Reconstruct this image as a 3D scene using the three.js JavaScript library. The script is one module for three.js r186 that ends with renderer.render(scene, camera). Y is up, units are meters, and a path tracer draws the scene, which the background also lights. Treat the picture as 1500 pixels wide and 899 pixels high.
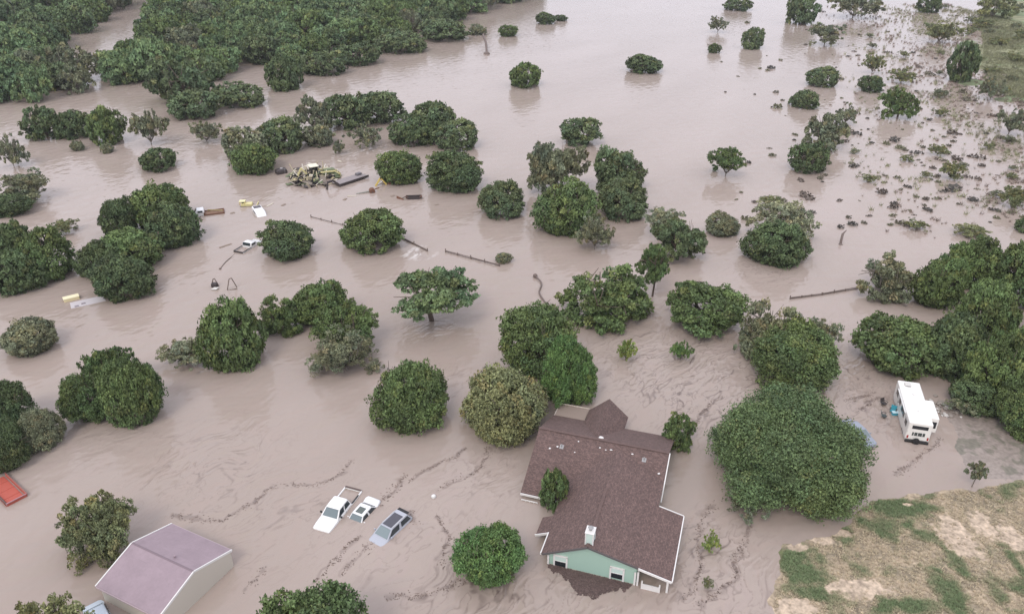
import * as THREE from 'three';
import { mergeGeometries } from 'three/addons/utils/BufferGeometryUtils.js';
import { RoundedBoxGeometry } from 'three/addons/geometries/RoundedBoxGeometry.js';

// ------------------------------------------------------------------ camera, sky, sun, exposure
const scene = new THREE.Scene();
const camera = new THREE.PerspectiveCamera(42.7, 1024 / 613, 0.5, 9000);
camera.position.set(0, 52, 0);
camera.rotation.set(-28.5 * Math.PI / 180, 0, 0);
const renderer = new THREE.WebGLRenderer({ antialias: true });
renderer.toneMapping = THREE.LinearToneMapping;
renderer.toneMappingExposure = 1.06;
renderer.shadowMap.enabled = true;

// hashing noise used by every procedural surface
function hash2(x, y, s) {
  let h = (x | 0) * 374761393 + (y | 0) * 668265263 + (s | 0) * 974634777;
  h = Math.imul(h ^ (h >>> 13), 1274126177);
  h ^= h >>> 16;
  return (h >>> 0) / 4294967296;
}
function vnoise(x, y, s) {
  const xi = Math.floor(x), yi = Math.floor(y);
  let fx = x - xi, fy = y - yi;
  fx = fx * fx * fx * (fx * (fx * 6 - 15) + 10); fy = fy * fy * fy * (fy * (fy * 6 - 15) + 10);
  const a = hash2(xi, yi, s), b = hash2(xi + 1, yi, s), c = hash2(xi, yi + 1, s), d = hash2(xi + 1, yi + 1, s);
  return a + (b - a) * fx + (c - a) * fy + (a - b - c + d) * fx * fy;
}
function fbm(x, y, s, n) {
  let v = 0, a = 0.5, t = 0;
  for (let i = 0; i < n; i++) { v += a * vnoise(x, y, s + i * 17); t += a; a *= 0.55; const nx = x * 1.62 - y * 1.18, ny = x * 1.18 + y * 1.62; x = nx; y = ny; }
  return v / t;
}
function rngOf(seed) {
  let a = seed >>> 0;
  return () => { a = (a + 0x6D2B79F5) | 0; let t = Math.imul(a ^ (a >>> 15), 1 | a); t = (t + Math.imul(t ^ (t >>> 7), 61 | t)) ^ t; return ((t ^ (t >>> 14)) >>> 0) / 4294967296; };
}
const clamp = (v, a = 0, b = 1) => Math.min(b, Math.max(a, v));
const smooth = (a, b, v) => { const t = clamp((v - a) / (b - a)); return t * t * (3 - 2 * t); };

{ // an even, high overcast
  const w = 512, h = 256, d = new Float32Array(w * h * 4);
  for (let j = 0; j < h; j++) for (let i = 0; i < w; i++) {
    const el = ((j + 0.5) / h - 0.5) * Math.PI, az = (i / w) * Math.PI * 2;
    const cx = Math.cos(az) * Math.cos(el), cz = Math.sin(az) * Math.cos(el), sy = Math.sin(el);
    const k = 1 / (Math.abs(sy) + 0.35);
    const cl = fbm(cx * k * 2.2 + 40, cz * k * 2.2 + 40, 5, 5) - 0.5;
    const L = (0.98 + 0.3 * Math.max(0, sy)) * (1 + 0.16 * cl);
    const o = (j * w + i) * 4;
    if (el < -0.02) { d[o] = 0.32; d[o + 1] = 0.3; d[o + 2] = 0.28; } else { d[o] = L * 0.975; d[o + 1] = L * 0.985; d[o + 2] = L * 1.11; }
    d[o + 3] = 1;
  }
  const t = new THREE.DataTexture(d, w, h, THREE.RGBAFormat, THREE.FloatType);
  t.mapping = THREE.EquirectangularReflectionMapping; t.magFilter = THREE.LinearFilter; t.needsUpdate = true;
  scene.background = t; scene.environment = t;
}
const sun = new THREE.DirectionalLight(0xfff4e6, 1.35);
sun.position.set(-60, 170, 30);
sun.target.position.set(0, 0, -110);
sun.castShadow = true; sun.shadow.radius = 40;
sun.shadow.mapSize.set(4096, 4096);
Object.assign(sun.shadow.camera, { left: -260, right: 260, top: 260, bottom: -260, near: 1, far: 700 });
scene.add(sun, sun.target);
scene.fog = new THREE.FogExp2(0xd5d8df, 0.00012);

// ------------------------------------------------------------------ helpers
const V3 = (x, z, y) => [x, y, z];
const taken = {};
function numbered(n) { const k = taken[n] = (taken[n] ?? -1) + 1; return k ? n + '_' + String(k).padStart(3, '0') : n; }
function shade(o) { o.traverse(m => { if (m.isMesh) { m.castShadow = true; m.receiveShadow = true; } }); return o; }
function tag(o, label, category, group) { o.userData.label = label; o.userData.category = category; if (group) o.userData.group = group; return o; }
function thing(name, label, category, [x, y, z] = [0, 0, 0], turn = 0, group) {
  const o = new THREE.Group(); o.name = numbered(name); o.position.set(x, y, z); o.rotation.y = turn; scene.add(o);
  return tag(o, label, category, group);
}
function part(name, geo, m, parent) {
  const g = Array.isArray(geo) ? (geo.length > 1 ? mergeGeometries(geo.map(plain)) : geo[0]) : geo;
  const o = new THREE.Mesh(g, m); o.name = name; o.castShadow = o.receiveShadow = true; parent.add(o); return o;
}
function plain(g) { const q = g.index ? g.toNonIndexed() : g; for (const k of Object.keys(q.attributes)) if (!['position', 'normal', 'uv'].includes(k)) q.deleteAttribute(k); if (!q.attributes.uv) q.setAttribute('uv', new THREE.BufferAttribute(new Float32Array(q.attributes.position.count * 2), 2)); return q; }
function structure(name, geo, m) { const o = new THREE.Mesh(geo, m); o.name = name; o.userData.kind = 'structure'; o.castShadow = o.receiveShadow = true; scene.add(o); return o; }
function mat(r, g, b, rough = 0.8, extra = {}) { const m = new THREE.MeshStandardMaterial({ roughness: rough, ...extra }); m.color.setRGB(r, g, b); return m; }
const box = (x, y, z, sx, sy, sz, ry = 0, rad = 0) => { const g = rad ? new RoundedBoxGeometry(sx, sy, sz, 2, rad) : new THREE.BoxGeometry(sx, sy, sz); if (ry) g.rotateY(ry); g.translate(x, y, z); return g; };
function bar(a, b, r, r2 = r, n = 8) {
  const A = new THREE.Vector3(...a), B = new THREE.Vector3(...b), d = B.clone().sub(A);
  const g = new THREE.CylinderGeometry(r2, r, d.length(), n, 1);
  g.applyQuaternion(new THREE.Quaternion().setFromUnitVectors(new THREE.Vector3(0, 1, 0), d.clone().normalize()));
  g.translate(...A.add(B).multiplyScalar(0.5).toArray()); return g;
}
function beam(a, b, w, h) { // a board of section w (sideways) by h (upright) from a to b
  const A = new THREE.Vector3(...a), B = new THREE.Vector3(...b), d = B.clone().sub(A), L = d.length();
  const g = new THREE.BoxGeometry(L, h, w), x = d.normalize(), z = new THREE.Vector3().crossVectors(x, new THREE.Vector3(0, 1, 0)).normalize(), y = new THREE.Vector3().crossVectors(z, x);
  g.applyMatrix4(new THREE.Matrix4().makeBasis(x, y, z)); g.translate(...A.add(B).multiplyScalar(0.5).toArray()); return g;
}
function slab(pts, t, uvScale = 1) { // a planar polygon (x, y, z) with thickness t below it
  const P = pts.map(p => new THREE.Vector3(...p));
  const n = new THREE.Vector3(); for (let i = 0; i < P.length; i++) { const a = P[i], b = P[(i + 1) % P.length]; n.x += (a.y - b.y) * (a.z + b.z); n.y += (a.z - b.z) * (a.x + b.x); n.z += (a.x - b.x) * (a.y + b.y); }
  n.normalize(); if (n.y < 0 || (Math.abs(n.y) < 1e-6 && n.z < 0)) { P.reverse(); n.negate(); }
  let ex = new THREE.Vector3(0, 1, 0).cross(n); if (ex.lengthSq() < 1e-6) ex.set(1, 0, 0); ex.normalize(); const ey = n.clone().cross(ex);
  const f = P.map(p => new THREE.Vector2(p.dot(ex), p.dot(ey)));
  const tri = THREE.ShapeUtils.triangulateShape(f, []);
  const pos = [], uv = [];
  const put = (i, low) => { const p = P[i].clone(); if (low) p.addScaledVector(n, -t); pos.push(p.x, p.y, p.z); uv.push(f[i].x * uvScale, f[i].y * uvScale); };
  for (const [a, b, c] of tri) { put(a); put(b); put(c); put(a, 1); put(c, 1); put(b, 1); }
  for (let i = 0; i < P.length; i++) { const j = (i + 1) % P.length; put(i); put(i, 1); put(j); put(j); put(i, 1); put(j, 1); }
  const g = new THREE.BufferGeometry();
  g.setAttribute('position', new THREE.Float32BufferAttribute(pos, 3)); g.setAttribute('uv', new THREE.Float32BufferAttribute(uv, 2)); g.computeVertexNormals(); return g;
}
function tex(w, h, f, srgb = true, wrap = THREE.RepeatWrapping) { // f(u, v) returns [r, g, b] in 0..1 (display values when srgb)
  const d = new Uint8Array(w * h * 4);
  for (let j = 0; j < h; j++) for (let i = 0; i < w; i++) { const c = f((i + 0.5) / w, (j + 0.5) / h), o = (j * w + i) * 4; d[o] = clamp(c[0]) * 255; d[o + 1] = clamp(c[1]) * 255; d[o + 2] = clamp(c[2]) * 255; d[o + 3] = 255; }
  const t = new THREE.DataTexture(d, w, h); t.wrapS = t.wrapT = wrap; t.magFilter = THREE.LinearFilter; if (srgb) t.colorSpace = THREE.SRGBColorSpace; t.needsUpdate = true; return t;
}
const toS = v => v <= 0.0031308 ? v * 12.92 : 1.055 * Math.pow(v, 1 / 2.4) - 0.055;

// ------------------------------------------------------------------ floodwater
// lines of floating silt and litter, and of wakes painted dark, in metres (x, z)
const siltWakes = [
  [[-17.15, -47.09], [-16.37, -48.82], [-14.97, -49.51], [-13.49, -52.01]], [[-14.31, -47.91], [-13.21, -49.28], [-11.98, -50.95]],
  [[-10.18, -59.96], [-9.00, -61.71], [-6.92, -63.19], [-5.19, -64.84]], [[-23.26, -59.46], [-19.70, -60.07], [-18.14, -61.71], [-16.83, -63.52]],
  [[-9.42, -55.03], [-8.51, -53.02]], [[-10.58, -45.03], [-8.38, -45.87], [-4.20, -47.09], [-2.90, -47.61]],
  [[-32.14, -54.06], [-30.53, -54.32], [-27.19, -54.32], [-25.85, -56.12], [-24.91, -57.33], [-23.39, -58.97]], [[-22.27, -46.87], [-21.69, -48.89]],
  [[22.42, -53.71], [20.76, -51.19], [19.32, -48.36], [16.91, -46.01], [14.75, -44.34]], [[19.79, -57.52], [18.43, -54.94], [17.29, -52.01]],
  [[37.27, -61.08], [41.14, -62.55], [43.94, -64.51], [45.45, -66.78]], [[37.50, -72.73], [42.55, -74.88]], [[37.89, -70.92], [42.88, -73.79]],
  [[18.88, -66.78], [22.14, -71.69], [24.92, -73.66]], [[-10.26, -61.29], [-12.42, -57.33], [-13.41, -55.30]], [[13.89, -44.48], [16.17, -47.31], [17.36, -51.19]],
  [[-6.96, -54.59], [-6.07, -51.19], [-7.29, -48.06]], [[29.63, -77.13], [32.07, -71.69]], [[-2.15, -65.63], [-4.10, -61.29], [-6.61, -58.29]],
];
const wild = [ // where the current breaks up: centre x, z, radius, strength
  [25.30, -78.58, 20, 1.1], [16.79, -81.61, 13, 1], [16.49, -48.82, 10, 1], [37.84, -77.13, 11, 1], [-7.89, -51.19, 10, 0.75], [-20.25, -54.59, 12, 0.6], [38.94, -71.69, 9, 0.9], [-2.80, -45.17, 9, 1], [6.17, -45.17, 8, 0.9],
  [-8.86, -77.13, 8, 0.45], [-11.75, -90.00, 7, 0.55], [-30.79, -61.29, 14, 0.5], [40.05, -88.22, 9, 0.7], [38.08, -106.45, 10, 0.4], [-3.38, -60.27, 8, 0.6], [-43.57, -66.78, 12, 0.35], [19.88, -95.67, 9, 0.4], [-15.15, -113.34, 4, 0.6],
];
const segs = []; for (const l of siltWakes) for (let i = 0; i + 1 < l.length; i++) segs.push([...l[i], ...l[i + 1]]);
function waterAt(x, z) { // [share of silt and painted dark ripples, broken height, tone, foam]
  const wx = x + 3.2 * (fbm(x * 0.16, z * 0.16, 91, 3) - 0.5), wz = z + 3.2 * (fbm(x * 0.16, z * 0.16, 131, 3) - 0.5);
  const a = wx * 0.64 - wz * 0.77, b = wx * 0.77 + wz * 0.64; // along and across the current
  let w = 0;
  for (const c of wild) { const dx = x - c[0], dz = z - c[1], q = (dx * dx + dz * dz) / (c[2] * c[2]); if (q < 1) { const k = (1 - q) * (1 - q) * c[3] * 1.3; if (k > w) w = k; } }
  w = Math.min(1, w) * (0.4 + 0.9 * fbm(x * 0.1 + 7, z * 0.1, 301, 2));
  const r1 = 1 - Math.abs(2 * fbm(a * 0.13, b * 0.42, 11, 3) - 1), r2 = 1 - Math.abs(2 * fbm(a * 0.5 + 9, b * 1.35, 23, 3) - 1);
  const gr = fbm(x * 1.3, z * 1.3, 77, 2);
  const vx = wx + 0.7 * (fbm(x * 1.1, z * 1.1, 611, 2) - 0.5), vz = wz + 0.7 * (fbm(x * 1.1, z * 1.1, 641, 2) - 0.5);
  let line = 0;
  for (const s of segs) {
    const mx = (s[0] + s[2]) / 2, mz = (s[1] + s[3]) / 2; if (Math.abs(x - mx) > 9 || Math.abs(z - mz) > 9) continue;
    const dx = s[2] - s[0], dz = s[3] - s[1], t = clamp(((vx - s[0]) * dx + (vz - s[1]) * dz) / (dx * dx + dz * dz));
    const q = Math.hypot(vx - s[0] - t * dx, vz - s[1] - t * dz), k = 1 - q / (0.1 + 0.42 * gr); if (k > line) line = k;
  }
  const siltRippleShare = clamp(smooth(0, 0.9, line) * smooth(0.15, 0.6, gr) * 0.36 + w * smooth(0.945, 0.998, r1) * 0.55 * smooth(0.3, 0.6, gr) + w * smooth(0.925, 0.997, r2) * 0.46);  // silt lines plus wakes and ripples, their weaker sky reflection painted dark
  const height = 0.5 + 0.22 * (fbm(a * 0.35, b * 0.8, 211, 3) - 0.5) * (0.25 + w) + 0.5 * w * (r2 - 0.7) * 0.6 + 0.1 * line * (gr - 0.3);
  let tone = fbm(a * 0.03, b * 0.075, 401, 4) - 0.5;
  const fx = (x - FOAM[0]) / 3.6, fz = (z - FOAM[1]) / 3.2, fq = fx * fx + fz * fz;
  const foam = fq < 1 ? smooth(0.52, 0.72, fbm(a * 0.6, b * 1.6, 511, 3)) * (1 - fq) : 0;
  return [siltRippleShare, height, tone, foam];
}
const FOAM = [-14.99, -113.86];
function waterSheet(name, x0, x1, z0, z1, w, h, geo) {
  const col = new Uint8Array(w * h * 4), hei = new Uint8Array(w * h * 4);
  for (let j = 0; j < h; j++) for (let i = 0; i < w; i++) {
    const x = x0 + (x1 - x0) * (i + 0.5) / w, z = z0 + (z1 - z0) * (j + 0.5) / h, [s, b, t, f] = waterAt(x, z), o = (j * w + i) * 4;
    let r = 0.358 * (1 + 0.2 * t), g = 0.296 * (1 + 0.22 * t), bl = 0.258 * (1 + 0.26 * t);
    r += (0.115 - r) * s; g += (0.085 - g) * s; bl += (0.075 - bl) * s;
    r += (0.6 - r) * f; g += (0.56 - g) * f; bl += (0.53 - bl) * f;
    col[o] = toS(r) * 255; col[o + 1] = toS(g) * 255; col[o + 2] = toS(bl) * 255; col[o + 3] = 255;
    hei[o] = hei[o + 1] = hei[o + 2] = clamp(b) * 255; hei[o + 3] = 255;
  }
  const mk = (d, srgb) => { const t = new THREE.DataTexture(d, w, h); t.wrapS = t.wrapT = THREE.MirroredRepeatWrapping; t.magFilter = THREE.LinearFilter; if (srgb) t.colorSpace = THREE.SRGBColorSpace; t.needsUpdate = true; return t; };
  const m = new THREE.MeshPhysicalMaterial({ map: mk(col, true), bumpMap: mk(hei, false), bumpScale: 0.5, normalMap: ripples, normalScale: new THREE.Vector2(0.3, 0.3), roughness: 0.12, ior: 1.33 });
  const p = geo.attributes.position, uv = new Float32Array(p.count * 2);
  for (let i = 0; i < p.count; i++) { uv[2 * i] = (p.getX(i) - x0) / (x1 - x0); uv[2 * i + 1] = (p.getZ(i) - z0) / (z1 - z0); }
  geo.setAttribute('uv', new THREE.BufferAttribute(uv, 2));
  const uv1 = new Float32Array(p.count * 2); for (let i = 0; i < p.count; i++) { uv1[2 * i] = p.getX(i) / 37; uv1[2 * i + 1] = p.getZ(i) / 37; }
  geo.setAttribute('uv1', new THREE.BufferAttribute(uv1, 2));
  structure(name, geo, m);
}
const ripples = (() => { // small wind and current ripples, a 37 m tile
  const n = 1024, H = new Float32Array(n * n), R = rngOf(3), waves = [];
  for (let k = 0; k < 70; k++) { const f = Math.round(10 * Math.pow(5.5, R())), an = -0.88 + Math.PI / 2 + (R() - 0.5) * 2.2; waves.push([Math.round(Math.cos(an) * f), Math.round(Math.sin(an) * f), R() * 6.283, 1 / (f + 6)]); }
  for (let j = 0; j < n; j++) for (let i = 0; i < n; i++) { let v = 0; for (const q of waves) v += q[3] * Math.sin((q[0] * i + q[1] * j) / n * 6.2832 + q[2]); H[j * n + i] = v; }
  const d = new Uint8Array(n * n * 4), k = 2.2;
  for (let j = 0; j < n; j++) for (let i = 0; i < n; i++) {
    const dx = (H[j * n + (i + 1) % n] - H[j * n + (i + n - 1) % n]) * k, dy = (H[((j + 1) % n) * n + i] - H[((j + n - 1) % n) * n + i]) * k, L = 1 / Math.hypot(dx, dy, 1), o = (j * n + i) * 4;
    d[o] = (-dx * L * 0.5 + 0.5) * 255; d[o + 1] = (-dy * L * 0.5 + 0.5) * 255; d[o + 2] = (L * 0.5 + 0.5) * 255; d[o + 3] = 255;
  }
  const t = new THREE.DataTexture(d, n, n); t.wrapS = t.wrapT = THREE.RepeatWrapping; t.magFilter = THREE.LinearFilter; t.channel = 1; t.needsUpdate = true; return t;
})();
function rect(x0, x1, z0, z1, y) { const g = new THREE.PlaneGeometry(x1 - x0, z1 - z0); g.rotateX(-Math.PI / 2); g.translate((x0 + x1) / 2, y, (z0 + z1) / 2); return g; }
const NX0 = -80, NX1 = 80, NZ0 = -118, NZ1 = -28;
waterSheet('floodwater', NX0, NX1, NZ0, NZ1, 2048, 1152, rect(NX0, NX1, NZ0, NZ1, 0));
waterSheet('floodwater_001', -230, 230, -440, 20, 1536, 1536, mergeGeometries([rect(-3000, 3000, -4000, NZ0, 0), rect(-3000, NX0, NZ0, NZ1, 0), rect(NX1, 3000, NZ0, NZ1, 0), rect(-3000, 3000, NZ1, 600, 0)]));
structure('ground', rect(-3500, 3500, -4500, 1000, -1.15), mat(0.2, 0.155, 0.12, 0.95));

// ------------------------------------------------------------------ grassy bank and muddy edge
function inPoly(x, z, P) { let c = false; for (let i = 0, j = P.length - 1; i < P.length; j = i++) { const a = P[i], b = P[j]; if ((a[1] > z) !== (b[1] > z) && x < (b[0] - a[0]) * (z - a[1]) / (b[1] - a[1]) + a[0]) c = !c; } return c; }
function edgeDist(x, z, P) { let m = 1e9; for (let i = 0, j = P.length - 1; i < P.length; j = i++) { const a = P[i], b = P[j], dx = b[0] - a[0], dz = b[1] - a[1], t = clamp(((x - a[0]) * dx + (z - a[1]) * dz) / (dx * dx + dz * dz)), q = Math.hypot(x - a[0] - t * dx, z - a[1] - t * dz); if (q < m) m = q; } return inPoly(x, z, P) ? m : -m; }
const bankEdge = [[19.64, -41.22], [20.83, -43.87], [22.34, -47.31], [24.02, -50.95], [25.54, -51.35], [28.79, -52.60], [31.19, -54.06], [33.17, -56.21], [34.32, -57.14], [38.71, -57.62], [43.12, -58.58], [47.53, -59.37], [52.75, -60.27], [75, -62], [80, -30], [20, -25]];
const mudEdge = [[48.56, -71.69], [47.20, -66.78], [45.82, -62.34], [46.56, -60.07], [48.75, -59.76], [53.36, -61.29], [75, -66], [75, -78], [57.22, -74.34], [52.52, -74.34]];
const riseEdge = [[213.70, -386.05], [173.81, -301.39], [146.80, -253.43], [133.79, -217.65], [140.23, -210.08], [154.80, -210.08], [257.01, -349.66], [296.05, -488.31], [263.58, -471.63]];
const patches = { bare: [[39.98, -52.01, 1.5, 3.2], [43.12, -53.54, 1.1, 2], [44.77, -52.01, 1, 2.2], [27.84, -51.85, 1.5, 0.6], [25.44, -51.03, 1, 0.5], [29.68, -52.68, 1.2, 0.5], [29.02, -46.22, 2.6, 1.2], [22.99, -44.27, 1.8, 1.2], [37.51, -56.40, 0.6, 0.3]],
  green: [[35.90, -55.66, 3.4, 1.6], [33.82, -53.71, 2.2, 1.4], [24.32, -48.44, 1.3, 2.2], [35.96, -45.87, 1.6, 2.6], [32.69, -44.27, 2.6, 0.9], [38.36, -49.59, 0.9, 2.6], [37.41, -52.01, 1.2, 1], [24.35, -45.87, 1.3, 1], [43.24, -48.44, 0.5, 2], [39.24, -55.94, 2, 0.8]] };
function blob(list, x, z) { let m = 0; for (const [cx, cz, rx, rz] of list) { const q = Math.hypot((x - cx) / rx, (z - cz) / rz); m = Math.max(m, 1.35 - q); } return m; }
function bankAt(x, z) {
  const n = fbm(x * 0.5, z * 0.5, 61, 4), n2 = fbm(x * 1.9, z * 1.9, 71, 3), f = fbm(x * 5.5, z * 5.5, 81, 2);
  const bare = smooth(0.25, 0.6, blob(patches.bare, x, z) + (n2 - 0.5) * 1.1), green = 0.85 * smooth(0.1, 0.95, blob(patches.green, x, z) + (n - 0.5) * 1.3 + (n2 - 0.5) * 0.6 - bare);
  return { bare, green: clamp(green + smooth(0.5, 0.75, n) * 0.55 * (1 - bare)), n, n2, f };
}
function land(name, P, top, step, x0, x1, z0, z1, colourAt, w, h) {
  const nx = Math.round((x1 - x0) / step), nz = Math.round((z1 - z0) / step), g = new THREE.PlaneGeometry(x1 - x0, z1 - z0, nx, nz);
  g.rotateX(-Math.PI / 2); g.translate((x0 + x1) / 2, 0, (z0 + z1) / 2);
  const p = g.attributes.position, uv = g.attributes.uv;
  for (let i = 0; i < p.count; i++) {
    const x = p.getX(i), z = p.getZ(i), d = edgeDist(x, z, P) + (fbm(x * 0.6, z * 0.6, 5, 3) - 0.5) * 1.3 + (step > 1 ? (fbm(x * 0.09, z * 0.09, 15, 3) - 0.55) * 34 : 0);
    p.setY(i, landHeight(d, top, x, z)); uv.setXY(i, (x - x0) / (x1 - x0), (z - z0) / (z1 - z0));
  }
  g.computeVertexNormals();
  const map = tex(w, h, (u, v) => colourAt(x0 + u * (x1 - x0), z0 + v * (z1 - z0)).map(toS), true, THREE.ClampToEdgeWrapping);
  return structure(name, g, new THREE.MeshStandardMaterial({ map, roughness: name === 'mud_flat' ? 0.4 : 0.95 }));
}
function landHeight(d, top, x, z) { return d < 0 ? Math.max(-1.0, d * 0.3 - 0.01) : top * smooth(0, 14, d) + Math.min(d, 1) * 0.03 + (fbm(x * 1.4, z * 1.4, 9, 3) - 0.5) * 0.12 * Math.min(1, d / 2); }
land('grass_bank', bankEdge, 0.6, 0.25, 17, 66, -68, -27, (x, z) => {
  const b = bankAt(x, z), k = 0.46 + 0.5 * b.f + 0.8 * (fbm(x * 2.6, z * 2.6, 57, 3) - 0.25);
  let r = 0.41 + 0.16 * (b.n2 - 0.5), g = 0.33 + 0.14 * (b.n2 - 0.5), c = 0.235 + 0.1 * (b.n2 - 0.5);
  const br = smooth(0.42, 0.62, fbm(x * 1.1 + 30, z * 1.1, 151, 4)) * 0.62; r += (0.2 - r) * br; g += (0.175 - g) * br; c += (0.125 - c) * br;
  r += (0.53 - r) * b.bare; g += (0.425 - g) * b.bare; c += (0.32 - c) * b.bare;
  r += (0.14 - r) * b.green; g += (0.16 - g) * b.green; c += (0.075 - c) * b.green;
  return [r * k, g * k, c * k];
}, 1024, 860);
land('mud_flat', mudEdge, 0.08, 0.35, 40, 76, -92, -56, (x, z) => { const n = fbm(x * 0.7, z * 0.7, 33, 4), f = fbm(x * 4, z * 4, 35, 2), k = 0.75 + 0.5 * f, s = smooth(0.5, 0.62, n); return [(0.29 - 0.1 * s) * k, (0.245 - 0.07 * s) * k, (0.215 - 0.075 * s) * k]; }, 512, 512);
land('grassy_rise', riseEdge, 0.7, 1.6, 110, 330, -470, -180, (x, z) => { const n = fbm(x * 0.06, z * 0.06, 43, 4), f = fbm(x * 0.4, z * 0.4, 45, 3), k = 0.35 + 1.3 * f, s = smooth(0.42, 0.62, n * 0.6 + f * 0.4); return [(0.25 - 0.1 * s) * k, (0.255 - 0.06 * s) * k, (0.15 - 0.05 * s) * k]; }, 512, 512);

// ------------------------------------------------------------------ foliage
const leafTone = [[0.081, 0.12, 0.049], [0.104, 0.154, 0.052], [0.171, 0.19, 0.112], [0.112, 0.198, 0.058], [0.191, 0.21, 0.095], [0.229, 0.294, 0.078], [0.104, 0.144, 0.065], [0.254, 0.278, 0.174], [0.112, 0.166, 0.065], [0.155, 0.228, 0.099], [0.122, 0.182, 0.081]]
  .map(c => { const m = mat(...c, 0.75, { vertexColors: true, side: THREE.DoubleSide }); return m; });
const bark = mat(0.13, 0.1, 0.08, 0.95), greyBark = mat(0.2, 0.175, 0.15, 0.95);
class Leaves {
  constructor() { this.p = []; this.c = []; }
  add(x, y, z, nx, ny, nz, size, tone, R) { // one small pointed sprig
    let tx = R() - 0.5, ty = R() - 0.5, tz = R() - 0.5; const d = tx * nx + ty * ny + tz * nz; tx -= d * nx; ty -= d * ny; tz -= d * nz;
    const l = 1 / (Math.hypot(tx, ty, tz) || 1); tx *= l; ty *= l; tz *= l;
    const bx = ny * tz - nz * ty, by = nz * tx - nx * tz, bz = nx * ty - ny * tx, s = size, w = size * (0.55 + 0.3 * R()), f = size * 0.22;
    const e = w * 1.15, q = (R() - 0.5) * w;
    this.p.push(x - tx * s + bx * e, y - ty * s + by * e - f * ny, z - tz * s + bz * e, x - tx * s - bx * e, y - ty * s - by * e, z - tz * s - bz * e, x + tx * s + bx * q, y + ty * s + by * q, z + tz * s + bz * q);
    for (let i = 0; i < 3; i++) this.c.push(tone[0], tone[1], tone[2]);
  }
  build() { const g = new THREE.BufferGeometry(); g.setAttribute('position', new THREE.Float32BufferAttribute(this.p, 3)); g.setAttribute('color', new THREE.Float32BufferAttribute(this.c, 3)); g.computeVertexNormals(); return g; }
}
function unit(R) { const z = 2 * R() - 1, a = 6.2832 * R(), s = Math.sqrt(1 - z * z); return [s * Math.cos(a), z, s * Math.sin(a)]; }
// crown of radius 1 and height 1 (later stretched to the tree): lobes, clumps over the lobes, sprigs over each clump
const FORM = {
  J: { c: 0.36, b: 0.64, lobes: [9, 0.36, 0.56], jag: 0.10, clump: [0.09, 0.2], fill: 0.06, out: 0.5, skip: 0.05 },
  O: { c: 0.37, b: 0.63, lobes: [19, 0.24, 0.44], jag: 0.13, clump: [0.08, 0.18], fill: 0.06, out: 0.45, skip: 0.1 },
  A: { c: 0.37, b: 0.63, lobes: [24, 0.15, 0.33], jag: 0.22, clump: [0.07, 0.15], fill: 0.2, out: 0.35, skip: 0.2 },
  S: { c: 0.4, b: 0.6, lobes: [24, 0.12, 0.3], jag: 0.4, clump: [0.06, 0.14], fill: 0.35, out: 0.2, skip: 0.2 },
  T: { c: 0.64, b: 0.36, lobes: [15, 0.2, 0.38], jag: 0.25, clump: [0.07, 0.16], fill: 0.15, out: 0.4, skip: 0.22 },
};
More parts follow.
